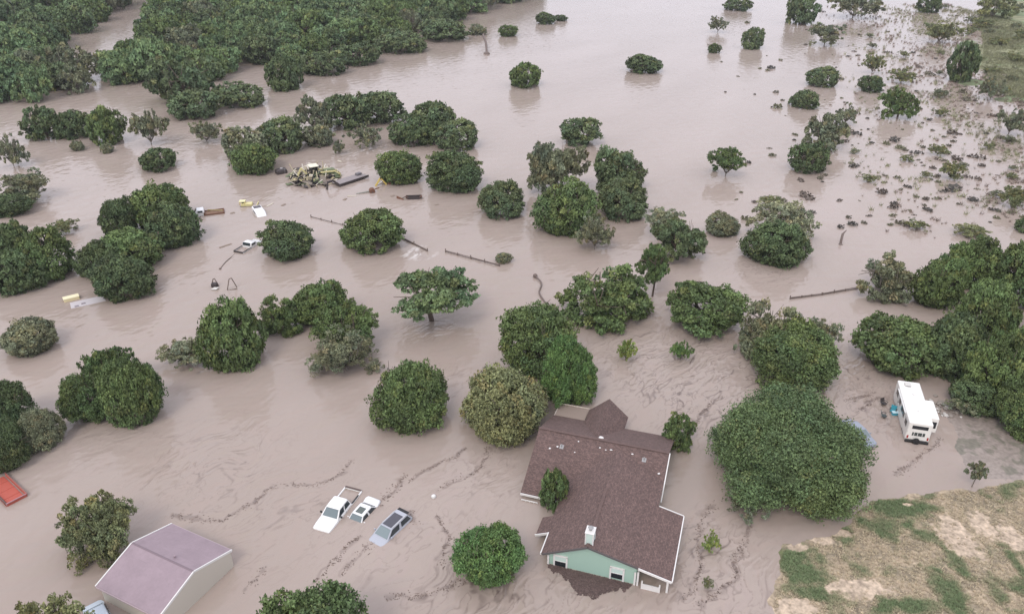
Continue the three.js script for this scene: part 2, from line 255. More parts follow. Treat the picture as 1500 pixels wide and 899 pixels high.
function crown(kind, seed, clumps, per, size) {
  const R = rngOf(seed), F = FORM[kind], L = new Leaves(), lobes = [], many = Math.round(F.lobes[0] * (0.7 + 0.7 * R()));
  for (let i = 0; i < many; i++) {
    const r = F.lobes[1] + (F.lobes[2] - F.lobes[1]) * R(); let u = unit(R); if (u[1] < -0.55) u = [u[0], -u[1] * 0.6, u[2]];
    const k = (1 - r) * (kind === 'J' ? 0.55 + 0.45 * R() : kind === 'S' ? 0.35 + 0.7 * R() : 0.66 + 0.38 * R());
    lobes.push([u[0] * k, u[1] * k, u[2] * k, r, 0.82 + 0.36 * R(), R() - 0.5]);
  }
  lobes.push([0, 0, 0, kind === 'J' ? 0.72 : kind === 'O' ? 0.6 : 0.3, 0.95, 0]);
  const area = lobes.map(l => l[3] * l[3]), sum = area.reduce((a, b) => a + b);
  let made = 0, tries = 0;
  while (made < clumps && tries++ < clumps * 30) {
    let t = R() * sum, li = 0; while (t > area[li]) t -= area[li++];
    const l = lobes[li], u = unit(R), inner = R() < F.fill ? 0.5 + 0.4 * R() : 1;
    let x = l[0] + u[0] * l[3] * inner, y = l[1] + u[1] * l[3] * inner, z = l[2] + u[2] * l[3] * inner;
    if (F.c + y * F.b < -0.03) continue;
    if (inner === 1 && lobes.some((o, k) => k !== li && Math.hypot(x - o[0], y - o[1], z - o[2]) < o[3] * 0.9)) continue;
    made++; if (R() < F.skip) continue;
    const cr = F.clump[0] + (F.clump[1] - F.clump[0]) * R() * R(), j = (R() < 0.12 ? 0.06 + 0.07 * R() : F.jag * (R() - 0.6)) - cr * 0.4;
    const cx = x + u[0] * j, cy = y + u[1] * j, cz = z + u[2] * j, q = l[4] * (0.7 + 0.6 * R()), hue = l[5] * 0.8 + (R() - 0.5) * 0.6, warm = R() < 0.07 ? 0.3 : 0;
    for (let k = 0; k < per; k++) {
      const v = unit(R); if (v[0] * u[0] + v[1] * (u[1] + 0.4) + v[2] * u[2] < -0.2 && R() < 0.8) { k--; continue; }
      const rr = cr * (0.55 + 0.6 * R()), px = cx + v[0] * rr, py = F.c + (cy + v[1] * rr) * F.b, pz = cz + v[2] * rr;
      if (py < (kind === 'J' ? -0.02 : 0.01)) continue;
      const o = F.out, w = unit(R); let nx = v[0] * o + w[0] * (1 - o), ny = v[1] * o + w[1] * (1 - o) + 0.12, nz = v[2] * o + w[2] * (1 - o); const n = 1 / Math.hypot(nx, ny, nz), t2 = q * (0.75 + 0.5 * R());
      L.add(px, py, pz, nx * n, ny * n, nz * n, size * (0.65 + 0.7 * R()), [t2 * (1 + 0.2 * hue + warm), t2 * (1 + warm * 0.25), t2 * (1 - 0.22 * hue)], R);
    }
  }
  const g = L.build(); g.computeBoundingBox(); const b = g.boundingBox, e = 2 / (b.max.x - b.min.x), f = 2 / (b.max.z - b.min.z);
  g.translate(-(b.max.x + b.min.x) / 2, 0, -(b.max.z + b.min.z) / 2); g.scale(e * 1.02, 1.01 / b.max.y, f * 1.02); return g;
}
function wood(kind, seed) { // trunk and limbs for a crown of radius 1 and height 1
  const R = rngOf(seed + 900), F = FORM[kind], g = [], y0 = -0.22, fork = kind === 'T' ? 0.34 : kind === 'S' ? 0.1 : 0.2, thin = kind === 'S' ? 0.45 : 1;
  const lean = kind === 'T' ? 0.22 : 0.05;
  g.push(bar([0, y0, 0], [lean * 0.5, fork, 0.03], 0.06 * thin, 0.047 * thin, 7));
  const n = kind === 'S' ? 11 : 6;
  for (let i = 0; i < n; i++) {
    const a = (i + R() * 0.7) / n * 6.2832, e = 0.35 + 0.6 * R(), s = 0.55 + 0.25 * R(), m = [lean * 0.5 + Math.cos(a) * 0.3, fork + (F.c - fork) * (0.5 + 0.3 * R()) + 0.04, Math.sin(a) * 0.3], t = [Math.cos(a) * s * Math.cos(e), F.c + F.b * s * Math.sin(e), Math.sin(a) * s * Math.cos(e)];
    g.push(bar([lean * 0.5, fork - 0.02, 0.03], m, 0.036 * thin, 0.025 * thin, 5), bar(m, t, 0.025 * thin, 0.009 * thin, 5));
    for (let k = 0; k < 3; k++) { const b = a + (R() - 0.5) * 1.4, q = 0.72 + 0.24 * R(), ee = 0.1 + R() * 1.1; g.push(bar([m[0] + (t[0] - m[0]) * 0.5, m[1] + (t[1] - m[1]) * 0.5, m[2] + (t[2] - m[2]) * 0.5], [Math.cos(b) * q * Math.cos(ee), F.c + F.b * q * Math.sin(ee), Math.sin(b) * q * Math.cos(ee)], 0.013 * thin, 0.005 * thin, 4)); }
  }
  return mergeGeometries(g.map(plain));
}
const stock = {};
function crownStock(kind, r, dist, seed) { // alike trees share a few crown shapes; sprig size follows the tree's own size
  const big = r > 7.4 && dist < 110, far = dist > 165 || r < 2.2, close = !far && dist < 88, v = seed % 5, key = kind + (big ? 'b' : far ? 'f' : close ? 'c' : 'n') + v;
  if (!stock[key]) {
    const dense = { J: 1, O: 1.1, A: 0.9, S: 0.85, T: 0.85 }[kind];
    const [n, per, size] = big ? [2600, 60, 0.0125] : far ? [220, 28, 0.043] : close ? [680, 46, 0.022] : [440, 38, 0.03];
    stock[key] = crown(kind, 100 + v * 31 + kind.charCodeAt(0) * 7 + (far ? 3 : 0), Math.round(n * dense), per, size * (kind === 'S' ? 0.8 : 1));
  }
  return stock[key];
}
const woods = {};
const TREE_LABELS = [
["very dark large rounded tree on the muddy channel edge of the flooded woodland","trees on the woodland edge"],
["very dark rounded tree on the muddy channel edge of the flooded woodland","trees on the woodland edge"],
["deep green large rounded tree on the muddy channel edge of the flooded woodland","trees on the woodland edge"],
["pale wispy tree at the foot of the flooded woodland",""],
["dull green large rounded tree on the muddy channel edge of the flooded woodland","trees on the woodland edge"],
["very dark large bush nearly drowned in the open flood channel","drowned bushes in the open channel"],
["very dark bush nearly drowned in the open flood channel","drowned bushes in the open channel"],
["deep green bush nearly drowned in the open flood channel","drowned bushes in the open channel"],
["grey green bush nearly drowned in the open flood channel","drowned bushes in the open channel"],
["domed bush alone in the wide open channel",""],
["low spreading dark bush alone in the wide open channel",""],
["small grey shrub with bare upright twigs near the woodland edge",""],
["grey green small half drowned shrub between woodland and sunken machinery","small drowned shrubs near the woodland"],
["compact juniper alone in the water below the woodland",""],
["dull green large rounded tree in the grove just beyond the sunken machinery","grove beyond the machinery"],
["grey green large rounded tree in the grove just beyond the sunken machinery","grove beyond the machinery"],
["deep green large rounded tree in the grove just beyond the sunken machinery","grove beyond the machinery"],
["grey green rounded tree in the grove just beyond the sunken machinery","grove beyond the machinery"],
["very dark large rounded tree in the grove just beyond the sunken machinery","grove beyond the machinery"],
["dense dome shaped green juniper beside the yellow boom",""],
["large dark juniper next to the dome shaped one",""],
["wispy grey tree above the juniper bank",""],
["open grey tree with bare twigs over a dark juniper",""],
["low dark juniper under an open grey tree",""],
["small pale shrub behind the big juniper bank",""],
["very dark juniper in the bank facing the floating cream box","juniper bank facing the cream box"],
["deep green juniper in the bank facing the floating cream box","juniper bank facing the cream box"],
["very dark juniper in the tight row beside the rusty flatbed","juniper row beside the rusty flatbed"],
["deep green large juniper in the tight row beside the rusty flatbed","juniper row beside the rusty flatbed"],
["very dark large juniper in the tight row beside the rusty flatbed","juniper row beside the rusty flatbed"],
["low grey green juniper alone near the floating cream box",""],
["square shouldered juniper leaning over the sunken white pickup",""],
["round juniper between two stretches of drowned fence",""],
["deep green tree in the curved row across the water from the pickup","curved tree row"],
["loose olive green tree at the end of the curved row",""],
["grey straggling branches below the loose olive tree",""],
["nearly leafless pale sapling in the current",""],
["deep green small leafy tree in the clump upstream of the orange skip","clump upstream of the orange skip"],
["deep green leafy tree in the clump upstream of the orange skip","clump upstream of the orange skip"],
["very dark tree hanging over the orange skip","dark trees over the orange skip"],
["grey green small tree hanging over the orange skip","dark trees over the orange skip"],
["very dark small tree hanging over the orange skip","dark trees over the orange skip"],
["airy olive tree growing behind the pink roofed shed",""],
["leafy tree top beside the pale submerged car",""],
["broad tree crown downstream of the pickup",""],
["single full round dark tree upstream of the silver crossover",""],
["fluffy bright green juniper beside the green gable",""],
["leaning open canopy tree with forked bare trunk",""],
["tall dark cedar behind the house roof",""],
["brighter green tree touching the back of the house",""],
["wide olive cedar beside the house roof",""],
["broad spreading tree with ragged skirt behind the cedars",""],
["small dark juniper at the corner of the house",""],
["slim shrub growing in the nook of the house roof",""],
["dull green bushy tree in the tight clump in open water beyond the house","tight clump beyond the house"],
["grey green large bushy tree in the tight clump in open water beyond the house","tight clump beyond the house"],
["dull green large bushy tree in the tight clump in open water beyond the house","tight clump beyond the house"],
["deep green large bushy tree in the tight clump in open water beyond the house","tight clump beyond the house"],
["grey twiggy tree at the foot of the tight clump",""],
["tiny bush at the end of a drowned fence",""],
["pale see through tree behind a dark oak",""],
["dark lumpy oak in front of a pale see through tree",""],
["small lollipop tree with visible trunk",""],
["broad low green oak upstream of the house",""],
["grey green oak crowding a darker round tree",""],
["dark round tree directly upstream of the giant oak",""],
["thin pale sapling beside the dark round tree",""],
["small teal grey juniper near the weedy shallows",""],
["very dark dome juniper with pale brush behind it",""],
["pale brush spilling behind the dark dome juniper",""],
["fountain shaped bush alone before the weedy shallows",""],
["very dark bush standing among the weed clumps of the shallows","dark bushes in the weedy shallows"],
["grey green large bush standing among the weed clumps of the shallows","dark bushes in the weedy shallows"],
["dull green bush standing among the weed clumps of the shallows","dark bushes in the weedy shallows"],
["dull green large bush standing among the weed clumps of the shallows","dark bushes in the weedy shallows"],
["deep green large bush standing among the weed clumps of the shallows","dark bushes in the weedy shallows"],
["tall very dark juniper at the foot of the grassy rise",""],
["very dark small bush standing among the weed clumps of the shallows","dark bushes in the weedy shallows"],
["very dark large bush standing among the weed clumps of the shallows","dark bushes in the weedy shallows"],
["grey green straggly scrub in the weedy shallows","pale scrub in the weedy shallows"],
["grey green large straggly scrub in the weedy shallows","pale scrub in the weedy shallows"],
["olive large straggly scrub in the weedy shallows","pale scrub in the weedy shallows"],
["olive straggly scrub in the weedy shallows","pale scrub in the weedy shallows"],
["olive small straggly scrub in the weedy shallows","pale scrub in the weedy shallows"],
["dark bush beyond the woods around the motorhome",""],
["grey green tree at the outer tip of the motorhome wood",""],
["deep green tree in the wood that shelters the white motorhome","wood sheltering the motorhome"],
["deep green large tree in the wood that shelters the white motorhome","wood sheltering the motorhome"],
["very dark tree in the wood that shelters the white motorhome","wood sheltering the motorhome"],
["very dark small tree in the wood that shelters the white motorhome","wood sheltering the motorhome"],
["grey brush beside the motorhome slide out",""],
["giant spreading live oak between house and motorhome",""],
["grey drooping brush under the giant oak",""],
["yellow green sapling poking out behind the house",""],
["small green sapling upstream of the house",""],
["single grey green bush at the muddy bank edge",""],
["small bright weed beside the house porch",""],
["tiny drowned weed beyond the porch post",""],
["scrubby twigs above the tan tractor",""],
["grey green small straggly scrub in the weedy shallows","pale scrub in the weedy shallows"],
["pale small straggly scrub in the weedy shallows","pale scrub in the weedy shallows"],
["olive large olive scrub clump on the grassy rise","scrub on the grassy rise"],
["olive olive scrub clump on the grassy rise","scrub on the grassy rise"],
["olive small olive scrub clump on the grassy rise","scrub on the grassy rise"],
["mid green lumpy tree crown along the open channel side of the flooded woodland","trees packed in the flooded woodland"],
["light green airy tree crown along the open channel side of the flooded woodland","trees packed in the flooded woodland"],
["deep green dome tree crown along the open channel side of the flooded woodland","trees packed in the flooded woodland"],
["grey green airy tree crown along the open channel side of the flooded woodland","trees packed in the flooded woodland"],
["dull green lumpy tree crown along the open channel side of the flooded woodland","trees packed in the flooded woodland"],
["grey green airy tree crown packed deep inside the flooded woodland","trees packed in the flooded woodland"],
["light green airy tree crown packed deep inside the flooded woodland","trees packed in the flooded woodland"],
["mid green dome tree crown packed deep inside the flooded woodland","trees packed in the flooded woodland"],
["light green lumpy tree crown along the open channel side of the flooded woodland","trees packed in the flooded woodland"],
["dull green lumpy tree crown packed deep inside the flooded woodland","trees packed in the flooded woodland"],
["mid green airy tree crown packed deep inside the flooded woodland","trees packed in the flooded woodland"],
["light green lumpy tree crown packed deep inside the flooded woodland","trees packed in the flooded woodland"],
["light green airy tree crown beside the narrow side channel within the flooded woodland","trees packed in the flooded woodland"],
["very dark dome tree crown along the open channel side of the flooded woodland","trees packed in the flooded woodland"],
["deep green lumpy tree crown packed deep inside the flooded woodland","trees packed in the flooded woodland"],
["light green lumpy tree crown beside the narrow side channel within the flooded woodland","trees packed in the flooded woodland"],
["very dark dome tree crown packed deep inside the flooded woodland","trees packed in the flooded woodland"],
["mid green airy tree crown along the open channel side of the flooded woodland","trees packed in the flooded woodland"],
["mid green lumpy tree crown beside the narrow side channel within the flooded woodland","trees packed in the flooded woodland"],
["mid green lumpy tree crown packed deep inside the flooded woodland","trees packed in the flooded woodland"],
["dull green lumpy tree crown beside the narrow side channel within the flooded woodland","trees packed in the flooded woodland"],
["deep green lumpy tree crown beside the narrow side channel within the flooded woodland","trees packed in the flooded woodland"],
["very dark dome tree crown beside the narrow side channel within the flooded woodland","trees packed in the flooded woodland"],
["mid green dome tree crown beside the narrow side channel within the flooded woodland","trees packed in the flooded woodland"],
["deep green dome tree crown packed deep inside the flooded woodland","trees packed in the flooded woodland"],
["grey green airy tree crown beside the narrow side channel within the flooded woodland","trees packed in the flooded woodland"],
["deep green lumpy tree crown along the open channel side of the flooded woodland","trees packed in the flooded woodland"],
["deep green dome tree crown beside the narrow side channel within the flooded woodland","trees packed in the flooded woodland"]
];
// kind, x, z, crown radius, height above the water, leaf tone, label
const TREES = [
["J",-107.43,-177.88,5.05,7.5,0,0],
["J",-100.96,-178.47,4.34,6.44,0,1],
["J",-91.04,-174.2,4.6,8.78,1,2],
["S",-81.05,-172.02,4.5,7.79,2,3],
["O",-79.39,-197.41,7.05,6.58,6,4],
["J",-71.93,-207.83,6.7,5.98,6,4],
["J",-64.55,-226.45,5.68,9.94,0,0],
["A",-87.43,-211.89,10.65,12.64,6,4],
["J",-58.0,-246.97,7.69,7.2,6,4],
["J",-49.6,-261.85,7.64,6.63,0,0],
["J",-38.91,-282.06,9.41,7.62,6,4],
["O",-25.41,-305.8,10.16,7.5,6,4],
["J",13.68,-341.74,4.65,4.58,0,5],
["J",20.77,-349.86,3.17,2.64,0,6],
["J",-1.43,-312.51,4.03,4.23,1,7],
["J",-13.35,-315.21,3.67,4.08,2,8],
["J",3.73,-229.92,5.3,6.99,1,9],
["J",40.5,-249.02,6.3,5.01,0,10],
["S",-69.18,-174.05,3.79,4.8,2,11],
["J",-95.43,-167.94,1.59,2.19,2,12],
["J",-88.27,-166.46,1.54,2.02,2,12],
["J",-72.75,-155.81,4.18,4.47,0,13],
["J",-50.84,-168.54,5.34,7.74,6,14],
["J",-56.07,-163.1,5.36,6.83,2,15],
["J",-52.3,-154.37,5.13,6.02,1,16],
["A",-46.41,-181.3,4.24,8.61,2,17],
["O",-40.03,-187.36,6.45,7.48,6,14],
["O",-32.6,-191.23,6.95,7.36,6,14],
["J",-43.54,-172.71,4.04,4.84,2,17],
["S",-31.97,-169.97,4.41,5.26,2,17],
["J",-22.58,-173.45,5.74,6.56,0,18],
["O",-18.59,-181.14,5.56,7.28,6,14],
["J",-12.6,-170.51,5.21,6.61,6,14],
["J",-21.95,-148.71,5.02,5.93,1,19],
["J",-11.02,-143.88,5.67,7.4,0,20],
["S",-102.91,-156.31,3.28,7.45,2,21],
["S",-89.99,-137.42,4.66,5.8,2,22],
["J",-89.31,-131.0,3.95,3.33,0,23],
["S",-74.97,-121.86,2.45,2.26,4,24],
["J",-75.43,-108.0,3.9,8.19,0,25],
["J",-69.41,-105.73,4.11,8.01,1,26],
["J",-72.05,-102.42,4.3,5.83,0,25],
["J",-65.39,-121.68,3.44,6.29,0,27],
["J",-60.39,-126.01,5.27,7.46,1,28],
["J",-55.47,-118.32,4.87,6.19,0,29],
["J",-61.76,-106.93,3.99,5.55,0,27],
["J",-58.23,-109.93,5.1,5.75,1,28],
["J",-55.18,-99.97,4.52,5.58,0,27],
["J",-60.89,-84.92,3.57,4.04,2,30],
["J",-35.72,-113.54,4.54,5.25,0,31],
["J",-22.54,-116.83,5.29,6.6,1,32],
["J",-34.2,-81.63,3.99,9.12,1,33],
["A",-30.57,-89.68,3.23,5.04,1,33],
["O",-25.85,-92.04,4.05,6.06,1,33],
["A",-20.89,-85.07,4.26,6.31,1,34],
["S",-19.94,-79.68,4.42,5.27,2,35],
["S",-39.71,-80.96,2.95,3.91,7,36],
["O",-46.42,-70.56,2.92,5.71,1,37],
["A",-46.56,-76.05,3.26,5.58,1,38],
["J",-41.28,-70.46,3.48,7.7,1,38],
["J",-54.01,-68.62,3.11,5.51,0,39],
["J",-49.38,-65.87,2.47,4.59,2,40],
["J",-51.07,-62.62,2.63,4.77,0,41],
["A",-36.03,-50.87,3.39,5.4,4,42],
["A",-33.93,-38.25,4.06,6.59,4,43],
["O",-14.79,-38.61,5.37,6.93,1,44],
["J",-11.11,-70.36,4.58,7.59,1,45],
["O",-1.97,-48.3,3.29,4.44,3,46],
["T",-10.54,-92.08,6.57,6.7,10,47],
["J",3.29,-80.79,5.09,7.85,1,48],
["O",6.22,-73.88,3.46,7.83,3,49],
["J",-0.33,-68.69,5.22,6.9,4,50],
["A",12.3,-93.11,6.8,6.99,1,51],
["O",17.44,-65.42,1.88,4.03,1,52],
["O",4.03,-56.34,1.47,4.41,1,53],
["J",-1.87,-130.92,4.53,6.03,6,54],
["A",7.5,-141.55,5.58,10.13,2,55],
["O",15.83,-173.94,5.07,5.53,6,56],
["O",20.36,-142.32,5.66,8.82,6,56],
["J",9.15,-124.03,6.04,8.35,1,57],
["J",19.55,-130.14,4.79,6.79,6,56],
["S",13.18,-115.09,3.2,6.27,2,58],
["J",-1.17,-110.73,1.48,1.45,2,59],
["S",25.17,-121.26,3.6,4.67,7,60],
["A",26.16,-112.15,4.35,6.65,6,61],
["T",19.89,-98.91,2.69,8.07,1,62],
["O",25.56,-91.08,5.74,6.0,1,63],
["A",31.75,-83.73,4.43,7.45,2,64],
["J",33.29,-78.21,5.39,6.77,1,65],
["S",39.0,-84.49,2.3,4.56,7,66],
["J",35.24,-121.81,3.0,3.79,2,67],
["J",40.98,-111.94,5.04,6.35,0,68],
["S",45.0,-120.24,6.02,6.42,7,69],
["S",42.81,-150.99,3.97,5.86,1,70],
["J",60.41,-154.37,4.19,6.09,0,71],
["A",68.83,-170.55,5.23,7.67,2,72],
["J",76.68,-206.08,4.41,4.54,6,73],
["J",89.57,-230.59,4.84,5.7,6,74],
["J",101.0,-223.31,3.81,4.78,0,71],
["A",96.53,-195.32,4.97,7.88,1,75],
["J",132.28,-235.33,4.66,11.96,0,76],
["J",84.71,-287.32,4.14,7.46,6,73],
["J",69.91,-279.41,2.52,3.3,0,77],
["J",103.26,-381.87,7.12,5.74,6,74],
["O",118.95,-341.92,6.72,12.23,6,74],
["J",187.04,-373.27,5.53,9.15,0,78],
["S",80.31,-320.61,4.27,6.3,2,79],
["S",113.02,-294.32,7.19,7.41,2,80],
["S",147.52,-358.03,11.84,10.21,2,80],
["S",155.95,-298.47,7.47,8.2,4,81],
["S",205.18,-353.82,8.49,11.92,4,81],
["S",115.95,-180.19,4.22,6.64,2,79],
["S",76.71,-120.94,3.03,1.78,4,82],
["S",86.98,-149.06,2.37,3.63,4,83],
["S",110.57,-246.24,3.82,6.48,4,82],
["S",113.7,-232.84,4.09,5.08,4,82],
["S",129.08,-212.85,3.91,6.47,2,79],
["S",68.66,-123.53,1.96,1.63,4,83],
["S",46.7,-133.12,2.36,2.35,4,83],
["S",91.2,-133.47,2.86,4.22,4,83],
["S",81.15,-189.19,3.22,5.07,2,79],
["J",86.82,-122.74,1.95,2.4,0,84],
["A",52.84,-99.16,4.31,6.26,2,85],
["O",59.09,-96.93,3.99,7.63,1,86],
["O",67.0,-102.46,4.4,7.64,1,86],
["J",71.7,-97.91,4.53,9.62,1,86],
["J",60.97,-87.32,3.89,8.27,1,86],
["J",47.67,-81.41,5.68,5.9,1,87],
["J",52.55,-79.93,4.1,7.94,0,88],
["O",54.62,-74.28,4.0,8.07,1,86],
["J",60.13,-76.35,3.68,8.77,1,86],
["J",52.04,-72.49,2.91,3.51,0,89],
["J",55.37,-67.83,3.56,6.3,1,86],
["J",68.17,-85.35,3.2,9.6,0,88],
["S",49.96,-71.29,2.03,1.93,2,90],
["O",27.38,-60.29,8.35,8.43,8,91],
["S",22.16,-55.16,2.14,2.22,2,92],
["S",14.07,-82.0,1.42,2.79,5,93],
["S",20.75,-82.07,1.53,2.5,3,94],
["T",44.92,-59.03,1.02,3.05,2,95],
["S",17.66,-50.84,0.87,2.13,5,96],
["S",16.36,-46.52,0.52,1.24,4,97],
["S",-37.45,-165.02,1.52,3.07,2,98],
["S",102.54,-154.66,0.91,0.91,2,99],
["S",154.69,-265.66,1.38,1.45,4,83],
["S",201.17,-386.82,1.99,2.08,2,99],
["S",70.14,-147.59,1.79,1.57,4,83],
["S",184.91,-299.5,1.71,1.85,4,83],
["S",92.02,-164.76,2.25,2.14,4,83],
["S",135.06,-308.94,1.87,1.84,7,100],
["S",162.81,-291.04,1.49,1.56,4,83],
["S",231.8,-380.61,3.01,3.3,2,79],
["S",116.76,-215.51,2.35,2.35,2,99],
["S",147.53,-235.09,1.85,1.96,2,99],
["S",130.5,-244.37,1.39,1.41,2,99],
["S",191.34,-343.75,3.07,3.25,2,79],
["S",87.68,-148.55,1.47,1.38,4,83],
["S",112.24,-173.63,1.63,1.66,2,99],
["S",137.85,-243.06,1.84,1.9,4,83],
["S",107.49,-196.25,2.19,2.16,4,83],
["S",83.13,-160.28,1.63,1.49,4,83],
["S",82.84,-150.3,1.28,1.18,4,83],
["S",105.4,-168.97,1.39,1.39,4,83],
["S",124.3,-192.37,1.18,1.23,4,83],
["S",127.59,-287.84,2.1,2.06,2,99],
["S",90.66,-138.94,1.55,1.48,2,99],
["S",156.72,-250.42,1.27,1.36,2,99],
["S",99.15,-149.17,1.21,1.19,4,83],
["S",183.5,-315.61,2.23,2.37,2,99],
["S",176.02,-315.05,2.92,3.07,4,83],
["S",146.18,-276.49,1.58,1.62,4,83],
["S",162.2,-314.78,1.95,2.0,2,99],
["S",74.39,-165.52,1.15,1.04,7,100],
["S",201.39,-328.39,2.22,2.41,2,99],
["S",131.62,-271.46,2.27,2.26,4,83],
["S",134.54,-225.47,1.59,1.65,4,83],
["S",93.27,-156.35,1.18,1.12,2,99],
["S",186.89,-327.26,4.78,4.53,4,101],
["S",173.71,-290.49,3.61,3.42,4,102],
["S",163.28,-261.35,3.82,3.63,4,102],
["S",147.15,-245.49,2.75,2.56,4,103],
["S",217.33,-362.4,4.65,4.52,4,101],
["S",190.01,-304.17,3.93,3.8,4,102],
["S",135.96,-219.4,2.47,2.29,4,103],
["O",-139.5,-211.43,5.94,8.59,10,104],
["A",-128.95,-213.02,5.47,9.01,9,105],
["J",-148.39,-219.15,7.15,9.11,1,106],
["O",-137.76,-220.54,6.29,10.35,10,104],
["A",-121.82,-222.26,5.04,7.46,2,107],
["O",-130.17,-226.17,6.32,8.08,6,108],
["A",-138.9,-230.21,7.23,9.82,2,109],
["A",-159.73,-230.95,7.08,9.27,9,110],
["J",-149.27,-232.16,5.8,7.21,10,111],
["O",-114.07,-234.32,6.63,9.99,9,112],
["A",-128.27,-235.52,7.89,11.13,2,107],
["J",-91.3,-237.66,7.33,8.91,1,106],
["O",-105.58,-237.81,7.56,12.41,9,112],
["O",-167.27,-239.59,6.58,8.07,6,113],
["A",-156.74,-240.51,6.29,7.87,10,114],
["J",-142.77,-241.35,7.58,9.44,10,111],
["O",-98.13,-243.79,6.42,8.32,9,112],
["O",-121.49,-246.83,6.03,7.25,9,115],
["A",-150.31,-249.39,5.68,7.37,9,116],
["A",-170.89,-249.64,7.36,9.25,2,109],
["O",-90.0,-249.84,6.44,7.52,9,112],
["J",-105.81,-250.38,6.11,9.03,0,117],
["O",-120.56,-257.56,6.34,8.21,1,118],
["O",-155.08,-258.81,7.21,11.44,9,119],
["J",-177.07,-259.43,7.67,11.08,0,120],
["A",-104.18,-259.97,5.8,7.78,2,109],
["A",-93.19,-260.18,7.28,9.63,10,121],
["O",-71.53,-260.27,5.23,6.39,9,112],
["O",-81.59,-261.09,7.32,9.36,6,108],
["A",-166.81,-265.44,8.32,12.69,9,116],
["A",-117.4,-268.77,6.57,9.09,10,114],
["A",-87.81,-269.16,5.58,8.47,10,121],
["J",-66.08,-270.43,5.79,8.15,1,106],
["O",-186.18,-270.74,9.09,12.98,1,118],
["O",-98.58,-272.33,5.72,8.41,1,118],
["A",-75.63,-274.93,7.24,8.71,9,105],
["O",-160.84,-275.66,7.25,11.34,10,122],
["A",-109.45,-276.27,7.59,10.45,2,109],
["O",-121.21,-279.71,7.84,12.2,1,118],
["A",-194.38,-280.21,8.04,9.44,10,114],
["O",-64.29,-280.56,7.36,9.09,10,104],
["J",-176.44,-281.0,7.06,9.22,0,120],
["O",-81.24,-285.89,7.95,9.99,10,123],
["O",-164.91,-286.83,8.49,12.15,6,124],
["A",-96.08,-287.24,5.79,8.68,9,110],
["O",-110.89,-287.84,7.41,9.01,1,118],
["J",-51.04,-291.69,8.07,10.0,1,106],
["A",-193.55,-292.79,7.91,12.33,9,110],
["O",-73.94,-293.23,7.8,12.23,1,118],
["J",-180.52,-294.27,6.76,8.48,10,111],
["O",-59.91,-297.05,8.12,9.66,9,112],
["O",-121.87,-297.53,8.63,10.39,1,118],
["A",-107.3,-298.35,6.26,9.25,9,110],
["O",-95.54,-300.1,6.5,9.48,10,123],
["O",-169.16,-300.54,6.71,8.66,1,125],
["A",-209.62,-304.42,10.12,12.28,10,114],
["A",-68.98,-304.83,8.74,10.73,10,114],
["J",-42.5,-304.83,5.93,8.64,1,106],
["A",-83.99,-305.11,8.86,13.56,9,110],
["O",-55.25,-307.44,7.15,9.53,6,108],
["O",-131.59,-307.47,9.23,11.31,10,122],
["O",-115.37,-309.63,8.13,9.98,6,113],
["A",-181.13,-311.39,7.75,10.82,10,114],
["O",-101.27,-314.09,7.55,11.32,10,123],
["O",-197.46,-314.52,9.26,14.94,10,123],
["O",-74.97,-314.94,8.53,9.97,1,118],
["J",-63.46,-316.56,7.27,8.94,10,111],
["J",-51.93,-318.56,7.71,12.19,1,106],
["A",-40.28,-319.23,6.05,9.45,2,107],
["A",-215.61,-320.03,9.48,14.98,2,109],
["J",-131.67,-320.04,8.49,11.11,0,126],
["O",-88.56,-320.67,6.33,9.42,1,118],
["J",-170.89,-321.87,9.5,12.16,10,127],
["J",-107.84,-325.49,7.1,11.35,1,128],
["O",-29.27,-326.72,6.2,9.79,6,108],
["O",-75.49,-327.44,6.43,7.84,9,115],
["O",-57.31,-328.69,9.31,10.75,10,123],
["A",-122.98,-328.93,7.45,12.11,2,129],
["O",-183.34,-329.77,6.94,8.55,10,123],
["J",-91.77,-332.29,8.11,9.42,1,128],
["J",-194.52,-336.88,7.0,9.05,10,111],
["A",-212.31,-337.03,9.81,12.27,2,109],
["O",-43.67,-337.33,7.39,9.64,1,130],
["O",-142.06,-337.44,7.64,10.95,1,125],
["O",-80.96,-338.55,8.41,11.32,10,123],
["O",-31.42,-339.3,9.51,12.3,10,104],
["A",-231.56,-339.46,9.27,13.26,10,114],
["O",-56.35,-340.71,8.74,10.85,1,118],
["O",-99.86,-341.21,9.52,11.03,9,115],
["O",-69.11,-342.33,8.25,10.13,10,123],
["O",-115.91,-343.59,7.02,9.36,6,113],
["J",-176.53,-348.63,8.2,9.91,1,128],
["O",-127.31,-349.36,9.22,10.82,9,115],
["O",-210.13,-351.35,8.39,11.72,10,123],
["O",-85.69,-351.82,7.55,12.34,1,118],
["A",-45.32,-351.85,9.18,14.88,9,110],
["O",-24.61,-352.64,6.89,9.41,1,130],
["O",-57.74,-353.19,6.96,9.24,10,123],
["O",-142.16,-354.95,9.56,15.16,9,115],
["O",-73.22,-355.16,7.63,10.44,10,123],
["O",-239.43,-356.0,10.31,14.45,10,123],
["O",-117.26,-358.57,10.31,15.65,10,123],
["J",-184.4,-360.59,7.95,12.69,10,111],
["A",-222.23,-360.65,10.55,13.48,9,110],
["O",-198.97,-360.9,8.53,12.13,1,118],
["J",-95.8,-361.61,8.27,13.27,1,128],
["O",-35.67,-363.03,9.84,14.24,10,104],
["O",-150.46,-365.64,8.92,13.2,9,115],
["O",-58.68,-366.54,6.9,9.05,9,115],
["O",-251.85,-366.96,9.15,15.06,6,108],
["A",-76.01,-368.29,8.52,12.28,10,114],
["A",-18.6,-370.27,7.8,9.12,9,105],
["J",-128.8,-371.4,10.6,16.96,1,128],
["O",-46.38,-372.19,9.09,11.87,1,118],
